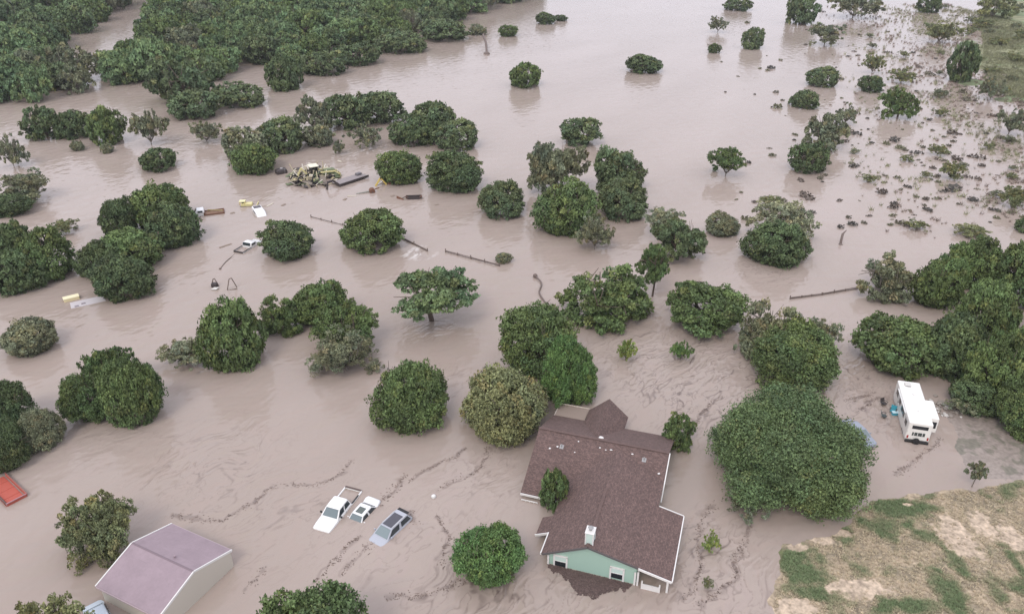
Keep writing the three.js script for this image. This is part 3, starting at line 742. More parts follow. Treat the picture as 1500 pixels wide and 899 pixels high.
["O",-209.71,-372.41,9.46,11.65,1,118],
["O",-115.03,-373.69,8.79,13.04,6,113],
["O",-88.85,-375.28,7.91,12.04,1,118],
["J",-225.6,-375.58,11.51,13.59,10,111],
["A",-183.59,-378.73,9.4,13.99,2,129],
["J",-153.81,-379.39,7.84,12.29,0,126],
["O",-35.26,-380.1,7.95,12.71,1,118],
["J",-59.38,-381.9,8.66,12.33,1,128],
["J",-246.9,-382.02,9.71,15.36,0,120],
["O",-102.87,-383.41,9.84,12.78,1,118],
["A",-16.9,-384.57,10.34,14.49,2,107],
["O",-75.58,-385.02,9.77,12.54,10,123],
["A",-47.45,-389.69,10.68,17.18,10,114],
["A",-120.3,-389.78,10.74,14.39,10,114],
["J",-206.11,-391.13,8.77,13.4,10,111],
["A",-89.41,-392.21,9.33,15.2,9,110],
["O",-134.88,-392.66,8.66,12.34,6,113],
["J",-65.56,-396.08,7.75,9.94,0,120],
["A",-259.99,-396.19,10.2,14.27,2,109],
["J",-186.28,-396.52,8.91,14.53,0,126],
["J",-160.25,-397.17,8.38,10.59,1,131],
["O",-243.13,-399.57,8.97,13.5,10,123],
["O",-36.16,-399.58,10.74,14.61,1,118],
["A",-222.28,-399.66,10.8,14.3,2,109],
["O",-16.66,-402.47,9.68,12.01,10,104],
["O",-80.12,-403.81,7.87,10.61,1,118],
["A",-53.11,-404.34,8.92,12.08,9,110],
["J",-124.42,-405.77,7.62,10.75,0,120],
["A",-109.4,-407.83,11.2,16.03,10,114],
["O",-2.78,-407.91,8.73,13.22,10,104],
["A",-148.28,-408.75,8.02,10.52,10,114],
["A",-27.61,-411.96,7.46,10.84,2,109],
["O",-267.09,-412.99,11.72,17.86,10,123],
["O",-203.04,-413.1,11.82,16.98,6,113],
["O",-86.83,-416.81,8.68,10.4,6,113],
["J",-44.14,-417.01,7.6,8.75,10,111],
["O",-166.95,-417.36,8.92,12.37,9,115],
["O",-223.82,-418.47,12.26,16.5,10,123],
["J",-59.54,-419.74,10.33,15.42,1,128],
["O",-2.69,-423.76,9.93,16.09,10,104],
["O",-102.16,-424.14,10.23,12.78,6,113],
["A",-151.81,-424.99,7.96,12.93,9,110],
["O",-245.24,-425.75,8.55,12.97,6,113],
["J",-132.96,-425.93,10.02,15.11,0,120],
["O",-291.01,-427.32,9.17,13.45,1,130],
["O",-196.47,-428.2,10.31,14.5,10,123],
["J",-273.09,-430.79,12.45,19.36,10,111],
["A",-115.46,-432.11,9.15,12.38,10,114],
["A",-69.86,-433.85,10.58,16.45,9,110],
["A",-47.55,-434.11,7.95,13.04,10,114],
["O",-25.93,-435.64,9.88,15.24,1,118],
["O",-220.5,-438.62,11.65,14.56,10,123],
["O",-256.57,-439.55,12.2,17.33,10,123],
["O",-95.52,-439.61,9.37,12.5,1,118],
["O",-166.51,-439.62,10.85,14.96,9,115],
["O",-7.59,-443.04,10.84,14.42,10,104],
["J",-237.4,-443.83,9.29,14.31,10,111],
["O",-127.57,-444.41,9.1,11.71,1,118],
["A",-300.11,-445.47,12.25,17.98,9,110],
["J",7.7,-447.4,10.57,16.88,0,117],
["J",-58.73,-448.37,9.0,11.63,10,111],
["O",-206.27,-449.11,10.18,16.51,1,118],
["A",-151.47,-449.17,9.86,11.63,9,110],
["O",-280.31,-450.4,13.05,17.37,10,123],
["O",-75.76,-451.18,9.85,13.35,6,113],
["A",-112.18,-452.28,8.56,10.72,10,114],
["J",-37.93,-452.44,10.86,16.61,1,128],
["J",-180.46,-455.25,9.76,14.32,10,111],
["O",-18.63,-455.55,11.09,16.62,6,113],
["J",-252.7,-457.72,13.1,19.63,0,120],
["O",-137.4,-461.19,8.43,12.5,9,115],
["J",-65.36,-463.84,10.09,15.33,1,128],
["J",-217.67,-464.48,13.18,16.98,0,120],
["A",-3.74,-464.57,10.07,11.82,9,105],
["O",-94.92,-465.5,8.94,12.16,9,115],
["J",-235.67,-469.48,11.47,17.55,10,111],
["A",-275.99,-470.1,12.28,19.63,9,110],
["A",-193.47,-471.87,12.15,18.74,9,110],
["O",-296.96,-472.02,13.0,17.66,10,123],
["A",-152.33,-475.34,8.95,11.32,2,109],
["O",-175.21,-476.11,11.94,16.28,6,113],
["A",-17.62,-476.12,9.95,12.99,9,110],
["O",-256.99,-476.51,11.9,16.72,10,123],
["O",-316.54,-476.67,10.07,12.76,6,113],
["A",9.66,-476.75,10.54,12.9,10,121],
["A",-82.03,-477.15,10.2,15.51,2,109],
["A",-38.85,-477.17,11.89,17.12,9,110],
["O",-125.08,-478.07,12.58,19.03,10,123]
];
TREES.forEach(([k, x, z, r, h, tone, li], i) => {
  const R = rngOf(500 + i), [label, group] = TREE_LABELS[li], small = r < 2.2;
  const shrubby = /bush|shrub|scrub|brush|weed|sapling/.test(label);
  const name = /juniper/.test(label) ? 'juniper_tree' : /oak/.test(label) ? 'oak_tree' : /cedar/.test(label) ? 'cedar_tree' : shrubby ? (/sapling/.test(label) ? 'sapling' : /scrub|brush/.test(label) ? 'scrub_bush' : /weed/.test(label) ? 'weed_plant' : 'bush') : 'tree';
  const t = thing(name, label, shrubby ? 'bush' : 'tree', [x, 0, z], R() * 6.2832, group);
  const v = i % 5, wk = k + v;
  woods[wk] ??= wood(k, v * 13 + 1);
  const tr = part(shrubby ? 'stems' : 'trunk', woods[wk], k === 'S' || tone === 2 ? greyBark : bark, t); tr.scale.set(r, h, r);
  const cr = part(shrubby ? 'foliage' : 'crown', crownStock(k, r, Math.hypot(x, z), i), leafTone[tone], t); cr.scale.set(r, h, r);
});

// weed tops in the shallows
const weedTone = [[0.11, 0.09, 0.075], [0.13, 0.12, 0.085], [0.085, 0.08, 0.07], [0.15, 0.15, 0.09]].map(c => mat(...c, 0.9, { vertexColors: true }));
const weedGeo = [0, 1, 2, 3].map(s => { const R = rngOf(40 + s), L = new Leaves(); for (let i = 0; i < 46; i++) { const a = R() * 6.28, q = Math.sqrt(R()), u = unit(R), t = 0.6 + 0.8 * R(); L.add(Math.cos(a) * q * (s % 2 ? 1.3 : 0.8), R() * 0.75 * (1 - q * 0.5), Math.sin(a) * q * 0.8, u[0], u[1], u[2], 0.16 + 0.16 * R(), [t, t, t], R); } return L.build(); });
const WEEDS = [
[66.42,-127.74,0.29,3],
[99.45,-162.65,1.35,3],
[64.31,-136.85,0.26,3],
[89.89,-128.64,0.79,0],
[190.79,-389.07,0.87,0],
[141.78,-253.3,0.97,0],
[159.53,-270.6,0.84,1],
[156.39,-256.75,0.73,1],
[73.11,-149.95,0.59,1],
[180.53,-333.87,0.72,0],
[92.45,-140.15,0.48,0],
[91.13,-169.75,0.79,2],
[119.58,-207.33,0.29,1],
[53.02,-130.86,0.87,1],
[81.16,-173.16,0.69,0],
[112.97,-186.39,0.54,2],
[92.17,-193.84,0.58,1],
[83.64,-146.87,0.74,2],
[41.34,-127.44,1.18,1],
[123.86,-280.82,0.45,1],
[78.2,-253.17,0.7,3],
[113.87,-188.08,0.35,0],
[147.37,-312.64,0.29,0],
[104.56,-180.19,0.62,1],
[63.11,-151.17,0.56,1],
[117.22,-274.06,0.72,3],
[192.65,-327.44,1.47,2],
[108.44,-224.07,0.48,0],
[95.32,-204.21,0.64,3],
[82.56,-195.3,0.96,2],
[87.04,-198.56,1.11,3],
[108.73,-226.12,0.97,0],
[100.74,-255.83,0.63,3],
[100.11,-174.21,0.81,0],
[102.98,-180.71,1.43,2],
[79.99,-180.36,1.36,3],
[130.37,-218.22,0.28,3],
[182.57,-308.59,0.46,3],
[58.63,-125.33,1.03,0],
[140.13,-222.74,0.56,3],
[143.45,-229.56,0.6,0],
[90.3,-161.69,0.55,3],
[85.3,-145.55,0.36,3],
[68.48,-263.47,0.53,0],
[56.2,-124.16,0.78,2],
[117.25,-246.4,0.36,1],
[63.46,-166.21,0.73,1],
[60.93,-126.22,0.65,2],
[187.39,-314.86,0.49,1],
[138.71,-216.87,0.32,2],
[153.09,-252.17,1.39,3],
[99.73,-177.75,0.65,0],
[100.12,-276.62,0.31,2],
[101.15,-218.58,0.33,2],
[74.53,-142.81,0.53,3],
[63.03,-129.33,0.5,1],
[175.95,-280.18,0.3,3],
[74.67,-132.15,0.9,1],
[122.85,-212.96,1.48,3],
[73.82,-221.15,0.97,2],
[171.54,-316.05,0.95,2],
[86.24,-167.59,0.83,0],
[116.78,-257.4,0.32,1],
[120.54,-291.41,0.36,0],
[199.77,-321.38,1.52,2],
[98.47,-202.43,0.35,3],
[133.44,-242.3,0.26,3],
[141.67,-307.29,0.37,1],
[97.54,-157.15,0.92,0],
[136.33,-245.92,1.01,3],
[174.64,-334.92,0.47,3],
[181.3,-310.74,1.09,0],
[92.43,-157.25,0.79,1],
[168.3,-279.22,0.27,1],
[64.09,-162.37,0.86,1],
[96.54,-239.77,0.61,0],
[44.63,-136.23,0.61,0],
[84.37,-212.59,0.33,2],
[65.95,-179.71,0.73,1],
[171.8,-324.76,0.4,1],
[178.64,-305.53,1.59,1],
[85.87,-164.13,0.42,1],
[50.84,-126.51,0.71,0],
[76.72,-189.21,0.5,2],
[49.7,-136.3,0.99,1],
[178.81,-309.15,0.75,2],
[83.12,-148.55,0.47,0],
[94.56,-161.5,1.29,1],
[140.82,-268.26,0.71,2],
[85.03,-128.42,0.7,2],
[185.38,-297.78,1.11,2],
[81.73,-135.12,0.48,2],
[110.8,-180.44,0.76,2],
[86.26,-273.68,0.38,0],
[134.0,-273.98,0.31,1],
[89.7,-214.7,0.56,0],
[88.82,-210.29,0.46,1],
[106.93,-222.47,0.63,0],
[81.76,-253.36,1.53,0],
[113.55,-222.22,0.72,2],
[133.65,-228.31,0.52,2],
[92.83,-138.48,0.44,2],
[92.54,-149.07,0.82,2],
[75.62,-138.76,0.66,0],
[123.87,-320.31,0.47,0],
[60.63,-136.95,0.6,3],
[124.54,-211.61,0.71,0],
[126.08,-221.27,1.46,2],
[98.03,-163.44,0.53,0],
[90.58,-157.82,0.73,3],
[82.9,-126.5,0.37,0],
[147.27,-321.72,0.71,1],
[165.51,-282.32,0.59,2],
[172.07,-284.55,0.89,1],
[123.24,-250.87,0.62,1],
[125.1,-335.79,0.78,0],
[194.59,-362.58,0.84,0],
[134.72,-231.3,0.34,0],
[100.12,-228.1,0.36,3],
[87.86,-165.63,1.13,3],
[153.94,-325.48,0.3,0],
[138.05,-278.78,0.9,1],
[85.11,-150.44,0.79,3],
[96.68,-247.67,0.73,1],
[67.18,-218.91,0.5,2],
[129.16,-255.21,1.0,3],
[104.37,-229.0,0.67,0],
[93.21,-136.74,0.43,3],
[102.73,-254.5,0.48,2],
[71.35,-131.95,0.41,2],
[140.62,-265.84,0.26,0],
[225.88,-402.34,0.27,3],
[49.52,-158.91,0.79,2],
[76.44,-144.23,0.77,1],
[94.76,-165.65,0.89,1],
[70.93,-156.67,1.02,3],
[183.05,-298.62,0.49,1],
[92.81,-183.95,0.49,2],
[181.95,-306.95,0.73,3],
[130.6,-277.47,0.32,1],
[64.36,-175.29,0.56,2],
[87.0,-129.18,0.25,0],
[88.61,-266.12,0.85,1],
[98.05,-343.45,1.31,0],
[79.07,-137.9,0.71,3],
[82.94,-183.78,0.36,2],
[68.37,-241.68,0.52,3],
[86.1,-195.81,0.36,0],
[113.1,-272.26,0.74,2],
[84.29,-172.46,1.04,2],
[100.23,-189.74,0.52,2],
[65.12,-125.29,0.62,0],
[100.4,-149.17,0.57,3],
[87.65,-125.65,0.35,3],
[80.08,-210.33,0.74,0],
[79.71,-250.24,0.87,0],
[104.67,-223.59,0.48,2],
[130.47,-222.45,0.24,2],
[59.68,-221.58,0.51,2],
[95.77,-200.2,0.77,1],
[142.61,-244.46,0.46,3],
[171.81,-312.36,0.82,2],
[78.09,-213.98,1.31,1],
[129.55,-266.8,0.75,2],
[92.47,-237.4,0.52,2],
[159.82,-259.97,0.55,1],
[62.26,-157.96,0.85,3],
[118.32,-198.96,0.56,3],
[61.3,-149.13,0.8,1],
[76.71,-149.38,0.82,2],
[85.42,-137.16,1.14,0],
[191.5,-332.84,0.49,1],
[97.55,-171.11,0.77,1],
[84.43,-142.61,1.59,1],
[61.01,-147.14,0.42,0],
[158.43,-255.2,0.92,3],
[71.1,-158.3,0.84,3],
[69.19,-204.34,1.62,2],
[92.82,-154.4,0.49,1],
[111.9,-177.02,1.04,2],
[86.0,-159.19,0.38,0],
[87.14,-174.92,1.43,1],
[119.09,-240.93,0.81,0],
[97.76,-237.98,1.07,3],
[76.1,-171.47,0.35,2],
[122.48,-323.56,0.96,3],
[158.89,-284.6,0.72,0],
[148.98,-242.51,0.43,2],
[68.9,-196.63,0.26,1],
[87.8,-136.21,0.44,3],
[130.34,-228.37,0.52,0],
[102.6,-160.0,0.65,0],
[143.5,-233.63,0.72,2],
[57.01,-147.95,0.82,3],
[127.44,-353.38,0.7,2],
[111.03,-257.27,0.5,0],
[79.49,-216.03,0.61,0],
[99.63,-183.22,0.6,0],
[159.69,-292.36,0.49,0],
[121.88,-241.12,0.5,1],
[89.26,-143.08,0.47,3],
[93.15,-209.2,0.28,2],
[122.19,-188.03,0.44,1],
[56.06,-163.86,0.99,0],
[94.87,-171.64,0.46,3],
[122.29,-191.78,0.48,1],
[89.08,-131.11,0.62,1],
[162.89,-311.81,0.8,0],
[88.43,-193.84,0.6,2],
[94.35,-247.72,1.05,1],
[110.6,-197.8,0.43,3],
[117.41,-217.78,1.04,1],
[91.14,-160.31,0.73,1],
[90.86,-149.98,0.85,3],
[127.51,-244.19,1.59,3],
[75.86,-174.31,0.82,1],
[120.36,-211.34,0.48,3],
[118.68,-281.15,0.7,3],
[202.74,-406.55,1.29,1],
[81.12,-181.79,0.6,1],
[86.09,-160.9,0.44,1],
[129.32,-278.88,1.1,3],
[170.58,-327.81,0.56,0],
[122.55,-276.53,1.01,0],
[67.38,-129.61,0.66,3],
[71.25,-129.83,0.36,3],
[80.82,-183.8,0.38,3],
[70.62,-293.37,0.44,1],
[137.7,-375.91,0.38,0],
[86.37,-134.15,0.33,2],
[147.44,-264.97,0.58,2],
[85.79,-169.21,1.3,0],
[116.9,-325.94,0.62,1],
[85.39,-157.16,0.35,1],
[192.02,-349.36,0.54,1],
[148.05,-337.0,0.74,0],
[86.67,-155.59,0.84,0],
[133.22,-314.0,0.9,0],
[43.98,-129.75,0.56,1],
[110.96,-225.12,1.09,0],
[103.23,-192.31,0.83,2],
[136.24,-210.36,0.78,2],
[137.83,-273.62,0.59,3],
[59.19,-128.55,0.68,2],
[48.38,-134.46,0.73,3],
[72.9,-212.24,0.69,0],
[56.96,-169.14,0.49,3],
[105.8,-202.98,0.69,2],
[84.84,-184.2,0.47,2],
[75.21,-134.52,0.53,0],
[174.48,-327.3,1.23,0],
[97.49,-151.12,0.28,1],
[108.8,-217.33,0.24,2],
[133.76,-217.26,0.8,2],
[118.29,-203.15,0.32,0],
[120.95,-196.25,1.1,1],
[76.97,-137.66,0.79,0],
[214.49,-359.32,0.85,1],
[73.06,-146.83,0.54,3],
[43.55,-141.31,0.47,0],
[74.89,-150.91,0.55,1],
[115.1,-192.99,0.25,3],
[41.63,-137.42,0.36,1],
[140.32,-374.56,0.95,3],
[67.25,-125.55,1.09,1],
[145.3,-232.86,0.56,2],
[69.06,-133.15,1.08,2],
[200.28,-326.01,0.88,2],
[116.98,-240.67,0.26,0],
[55.13,-138.77,1.51,3],
[70.09,-135.27,0.86,0],
[149.62,-259.3,0.5,3],
[93.21,-168.59,0.98,0],
[152.96,-241.8,0.67,0],
[78.06,-172.87,0.28,1],
[82.4,-141.75,0.79,3],
[186.74,-332.07,1.57,0],
[187.44,-336.6,0.57,3],
[70.12,-141.1,1.31,2],
[223.68,-381.59,0.87,2],
[104.65,-182.94,0.57,3],
[84.51,-138.73,0.24,3],
[119.2,-218.65,0.69,3],
[215.4,-356.84,0.55,3],
[102.1,-177.39,0.46,0],
[86.62,-131.97,0.86,1],
[66.22,-159.25,1.05,3],
[105.99,-293.82,0.84,1],
[127.88,-205.39,0.69,0],
[123.99,-242.14,0.56,2]
];
WEEDS.forEach(([x, z, s, v], i) => {
  const m = new THREE.Mesh(weedGeo[v], weedTone[(v + i) % 4]); m.name = numbered('weed_clump'); m.position.set(x, -0.03, z); m.rotation.y = i * 2.4; m.scale.set(s, s * 0.9, s); m.castShadow = m.receiveShadow = true;
  scene.add(tag(m, 'small brown weed clump poking out of the shallow floodwater', 'weed', 'weed clumps in the shallows'));
});

// grass on the bank
{
  const R = rngOf(77), L = new Leaves(), pos = [];
  for (let i = 0; i < 9; i++) { const a = R() * 6.2832, l = 0.12 + 0.16 * R(), b = 0.03, q = 0.05 * R(), ox = Math.cos(a) * q, oz = Math.sin(a) * q, tx = ox + Math.cos(a) * l * 0.75, tz = oz + Math.sin(a) * l * 0.75, nx = -Math.sin(a) * b, nz = Math.cos(a) * b; pos.push(ox - nx, 0, oz - nz, ox + nx, 0, oz + nz, tx, l, tz); }
  const g = new THREE.BufferGeometry(); g.setAttribute('position', new THREE.Float32BufferAttribute(pos, 3)); g.computeVertexNormals();
  const spots = [];
  for (let i = 0; i < 260000 && spots.length < 90000; i++) {
    const x = 18 + R() * 46, z = -64 + R() * 26.5, d0 = edgeDist(x, z, bankEdge); if (d0 < 0.2) continue;
    if (x > (24.8 - z * 0.879) * 0.67 + 1 || z > -38) continue;
    const b = bankAt(x, z); if (R() < b.bare * 0.96 || (b.green < 0.35 && R() < 0.78)) continue;
    const d = d0 + (fbm(x * 0.6, z * 0.6, 5, 3) - 0.5) * 1.3; if (d < 0.25) continue;
    spots.push([x, landHeight(d, 0.6, x, z) - 0.02, z, b]);
  }
  const im = new THREE.InstancedMesh(g, mat(1, 1, 1, 0.9, { side: THREE.DoubleSide }), spots.length), M = new THREE.Matrix4(), q = new THREE.Quaternion(), c = new THREE.Color(), up = new THREE.Vector3(0, 1, 0);
  spots.forEach(([x, y, z, b], i) => {
    const s = 0.4 + 0.6 * R() * (0.5 + b.n2); M.compose(new THREE.Vector3(x, y, z), q.setFromAxisAngle(up, R() * 6.28), new THREE.Vector3(s, s * (0.45 + 0.6 * R()), s)); im.setMatrixAt(i, M);
    const gr = clamp(b.green + 0.35 * (R() - 0.5)), t = 0.7 + 0.6 * R(); im.setColorAt(i, c.setRGB((0.48 - 0.33 * gr) * t, (0.4 - 0.19 * gr) * t, (0.28 - 0.18 * gr) * t));
  });
  im.name = 'grass'; im.userData = { label: 'dry and green grass covering the unflooded bank', category: 'grass', kind: 'stuff' }; im.castShadow = im.receiveShadow = true; scene.add(im);
}

// ------------------------------------------------------------------ the green gabled house
const shingles = tex(512, 512, (u, v) => { const row = Math.floor(v * 34), s = hash2(Math.floor(u * 17 + (row % 2) * 0.5 + hash2(row, 1, 2)), row, 4), e = (v * 34) % 1, f = fbm(u * 60, v * 60, 8, 2), k = (0.9 + 0.2 * s) * (0.8 + 0.38 * f) * (e < 0.14 ? 0.72 : 1); return [0.408 * k, 0.335 * k, 0.318 * k]; });
const roofM = new THREE.MeshStandardMaterial({ map: shingles, roughness: 0.92, color: 0xffffff });
const siding = mat(0.36, 0.52, 0.44, 0.6), white = mat(0.72, 0.71, 0.69, 0.5), cream = mat(0.62, 0.56, 0.5, 0.6), glassDark = mat(0.02, 0.025, 0.03, 0.12), black = mat(0.02, 0.02, 0.02, 0.6), grey = mat(0.3, 0.3, 0.3, 0.6), mint = mat(0.55, 0.68, 0.63, 0.55), tanRoof = mat(0.27, 0.215, 0.18, 0.95);
{
  const h = thing('gabled_house', 'green gabled house with brown shingle roof flooded to its window sills', 'house', [6.3, 0, -47.79], -0.31);
  const roof = (pts) => slab(pts.map(([u, w, y]) => [u, y, -w]), 0.14, 0.23);
  const rs = u => 3.39 - 0.2313 * u, ls = u => 3.39 + 0.4987 * u, mf = w => 3.61 - (14 - w) * 0.4857, mb = w => 3.61 - (w - 14) * 0.423;
  const front = part('front_wing_roof', [roof([[0, 0], [7.09, 0], [7.09, 7.82], [4.82, 7.82], [4.82, 11.26], [0, 13.55]].map(([u, w]) => [u, w, rs(u)])), roof([[0, 0], [0, 13.55], [-4.2, 9.24], [-4.2, 4.8], [-5.2, 4.8], [-5.2, 2.51], [-3.99, 2.51], [-3.99, 0]].map(([u, w]) => [u, w, ls(u)]))], roofM, h);
  part('ridge_cap', beam([0, 3.42, -0.02], [0, 3.42, -7.5], 0.28, 0.05), roofM, front);
  const main = part('main_roof', [roof([[-8.2, 14], [4.82, 14], [4.82, 11.26], [0, 13.55], [-4.2, 9.24], [-4.2, 7.63], [-8.2, 7.63]].map(([u, w]) => [u, w, mf(w)])), roof([[-8.2, 14], [4.82, 14], [4.82, 19.72], [-8.2, 19.72]].map(([u, w]) => [u, w, mb(w)]))], roofM, h);
  part('ridge_cap', beam([-8.2, 3.64, -14], [4.82, 3.64, -14], 0.3, 0.05), roofM, main);
  const rg = u => 3.34 - 0.902 * Math.abs(u + 2.53);
  part('rear_gable_roof', [roof([[-2.53, 21.5], [-0.38, 21.5], [-0.38, 19.22], [-2.53, 14.64]].map(([u, w]) => [u, w, rg(u)])), roof([[-2.53, 21.5], [-4.68, 21.5], [-4.68, 19.22], [-2.53, 14.64]].map(([u, w]) => [u, w, rg(u)]))], roofM, h);
  const pr = part('rear_porch_roof', slab([[-8.1, 1.15, -19.85], [-4.8, 1.15, -19.85], [-4.8, 1.0, -22.2], [-8.1, 1.0, -22.2]], 0.12), tanRoof, h);
  part('trim_board', [beam([-8.1, 1.0, -22.24], [-4.8, 1.0, -22.24], 0.06, 0.16), beam([-8.14, 1.06, -19.85], [-8.14, 0.98, -22.2], 0.06, 0.16)], cream, pr);
  // walls
  const wallPts = (a) => a.map(([u, y, w]) => [u, y, -w]);
  part('gable_wall', slab(wallPts([[-3.5, -1.15, 0.4], [4.15, -1.15, 0.4], [4.15, rs(4.15) - 0.17, 0.4], [0, 3.39 - 0.18, 0.4], [-3.5, ls(-3.5) - 0.2, 0.4]]), 0.2), siding, h);
  part('wall', [box(-3.4, -0.1, -2.4, 0.2, 2.1, 3.6), box(-4.0, -0.1, -4.4, 1.3, 1.5, 0.2), box(4.1, 0.2, -3.2, 0.2, 2.7, 5.0), box(5.4, 0.2, -5.6, 2.7, 2.6, 0.2), box(6.6, -0.05, -6.5, 0.2, 2.4, 1.8), box(4.35, 0.05, -13, 0.2, 2.4, 12), box(-1.7, -0.1, -19.2, 12, 2, 0.2), box(-7.7, -0.2, -13.5, 0.2, 1.7, 11), box(-6, -0.4, -8.2, 3.4, 1.4, 0.2), box(-2.53, 0, -21.1, 3.8, 2.2, 0.2), box(-4.35, 0, -20.2, 0.2, 2.2, 1.8), box(-0.75, 0, -20.2, 0.2, 2.2, 1.8), box(-3.6, -0.4, -6.2, 0.2, 1.4, 3.4)], siding, h);
  // rake and eave boards
  const board = (n, a, b) => part(n, beam([a[0], a[1], -a[2]], [b[0], b[1], -b[2]], 0.09, 0.2), white, h);
  board('trim_board', [7.14, rs(7.09) - 0.08, -0.02], [7.14, rs(7.09) - 0.08, 7.86]); board('trim_board', [4.3, rs(4.3) - 0.12, -0.06], [7.1, rs(7.09) - 0.12, -0.06]);
  board('trim_board', [4.86, rs(4.86) - 0.06, 7.88], [7.1, rs(7.09) - 0.06, 7.88]); board('trim_board', [4.88, mf(14) - 0.06, 14], [4.88, mf(9.45) - 0.06, 9.45]);
  board('trim_board', [-4.04, ls(-3.99) - 0.06, -0.02], [-4.04, ls(-3.99) - 0.06, 2.55]); board('trim_board', [-5.25, ls(-5.2) - 0.06, 2.5], [-4.06, ls(-4.0) - 0.06, 2.46]); board('trim_board', [-8.2, mf(7.63) - 0.1, 7.57], [-4.2, mf(7.63) - 0.1, 7.57]);
  const dark = (n, a, b) => part(n, beam([a[0], a[1], -a[2]], [b[0], b[1], -b[2]], 0.07, 0.16), mat(0.1, 0.09, 0.09, 0.8), h);
  dark('rake_board', [0.02, 3.3, -0.05], [4.25, rs(4.25) - 0.09, -0.05]); dark('rake_board', [-0.02, 3.3, -0.05], [-3.9, ls(-3.9) - 0.09, -0.05]);
  // corner boards and windows of the gable
  for (const u of [-3.42, 4.08]) part('corner_board', box(u, 0.1, -0.29, 0.16, rs(4.1) * 0 + 2.1 * (u < 0 ? 0.95 : 1.3), 0.05), white, h);
  for (const [u, y] of [[-2.35, 0.62], [2.55, 0.78]]) {
    const w = part('window', box(u, y, -0.385, 0.98, 1.2, 0.06), glassDark, h);
    part('frame', [box(u, y + 0.62, -0.34, 1.26, 0.15, 0.1), box(u - 0.56, y - 0.1, -0.34, 0.15, 1.5, 0.1), box(u + 0.56, y - 0.1, -0.34, 0.15, 1.5, 0.1), box(u, y + 0.02, -0.345, 0.98, 0.06, 0.08)], white, w);
    part('blind', box(u, y + 0.3, -0.335, 0.96, 0.5, 0.02), mint, w);
  }
  { const w = part('side_window', box(-3.53, 0.5, -1.5, 0.06, 0.8, 0.9), glassDark, h); part('frame', [box(-3.56, 0.93, -1.5, 0.1, 0.1, 1.1), box(-3.56, 0.45, -0.98, 0.1, 0.95, 0.1), box(-3.56, 0.45, -2.02, 0.1, 0.95, 0.1)], white, w); }
  // chimney on the front ridge
  const ch = part('chimney', [box(0.02, 3.75, -0.75, 0.62, 1.55, 0.75)], mint, h);
  part('corner_board', [box(-0.3, 3.75, -0.37, 0.09, 1.57, 0.09), box(0.34, 3.75, -0.37, 0.09, 1.57, 0.09), box(-0.3, 3.75, -1.13, 0.09, 1.57, 0.09), box(0.34, 3.75, -1.13, 0.09, 1.57, 0.09)], white, ch);
  part('chimney_cap', [box(0.02, 4.55, -0.75, 0.8, 0.08, 0.95, 0, 0.03)], white, ch);
  part('flue', [bar([0.02, 4.58, -0.75], [0.02, 4.86, -0.75], 0.13, 0.13, 12), bar([0.02, 4.86, -0.75], [0.02, 4.93, -0.75], 0.24, 0.1, 12)], grey, ch);
  // porch at the corner
  part('porch_post', box(6.78, 0.2, -0.35, 0.17, 2.7, 0.17), white, h);
  part('porch_post', box(4.32, 0.2, -0.35, 0.15, 2.7, 0.15), white, h);
  const gate = part('porch_gate', [box(5.45, 0.2, -0.12, 1.55, 0.62, 0.06), box(4.72, 0.4, -0.12, 0.12, 0.95, 0.09), box(6.18, 0.4, -0.12, 0.12, 0.95, 0.09)], white, h);
  part('rail', [box(5.45, 0.53, -0.1, 1.6, 0.07, 0.1)], white, gate);
  part('railing', [box(-7.2, 0.12, -7.2, 1.6, 0.08, 0.07), box(-7.2, -0.15, -7.2, 1.6, 0.08, 0.06), ...[-7.95, -7.55, -7.15, -6.75, -6.4].map(u => box(u, -0.1, -7.2, 0.07, 0.5, 0.06))], white, h);
  for (const [u, w] of [[-5.5, 12.6], [2.6, 12.9]]) { const y = mf(w); const v = part('roof_vent', bar([u, y - 0.05, -w], [u, y + 0.3, -w], 0.06, 0.06, 10), grey, h); part('flashing', slab([[u - 0.2, mf(w - 0.2) + 0.02, -(w - 0.2)], [u + 0.2, mf(w - 0.2) + 0.02, -(w - 0.2)], [u + 0.2, mf(w + 0.2) + 0.02, -(w + 0.2)], [u - 0.2, mf(w + 0.2) + 0.02, -(w + 0.2)]], 0.03), grey, v); }
  // scraps left on the shingles
  const R = rngOf(12), scrap = [[-2.0, 14.6], [-1.8, 13.2], [-1.2, 13.1], [-0.7, 13.2], [-0.3, 12.9], [-4.0, 13.4], [-4.1, 12.3], [-6.6, 12.2], [-5.9, 12.5], [1.4, 13.2], [4.2, 11.9], [-5.4, 10.3], [-5.8, 10.0]];
  scrap.forEach(([u, w], i) => {
    const y = (w > 14 ? mb(w) : Math.max(mf(w), u > 0 ? rs(u) * (w < 13 ? 1 : 0) : 0)) + 0.05, c = Math.cos(0.31), s = Math.sin(0.31), big = i === 0 ? 1.6 : 0.5 + 0.5 * R();
    const g = new THREE.IcosahedronGeometry(0.12 * big, 1), p = g.attributes.position; for (let k = 0; k < p.count; k++) { const f = 0.7 + 0.6 * hash2(Math.round(p.getX(k) * 900), Math.round(p.getZ(k) * 900), i); p.setXYZ(k, p.getX(k) * f * 1.2, p.getY(k) * 0.45, p.getZ(k) * f); } g.computeVertexNormals();
    const m = new THREE.Mesh(g, i > 10 ? mat(0.4, 0.25, 0.16, 0.8) : white); m.name = numbered('litter_scrap'); m.position.set(6.3 + u * c + w * s, y, -47.79 + u * s - w * c); m.rotation.set(0, i, 0); m.castShadow = m.receiveShadow = true;
    scene.add(tag(m, i === 0 ? 'largest white scrap of litter behind the roof ridge' : i > 10 ? 'orange brown scrap of litter near the roof eave' : 'small white scrap of litter lying on the brown shingles', 'litter', i === 0 ? undefined : i > 10 ? 'brown scraps on the roof' : 'white scraps on the roof'));
  });
}
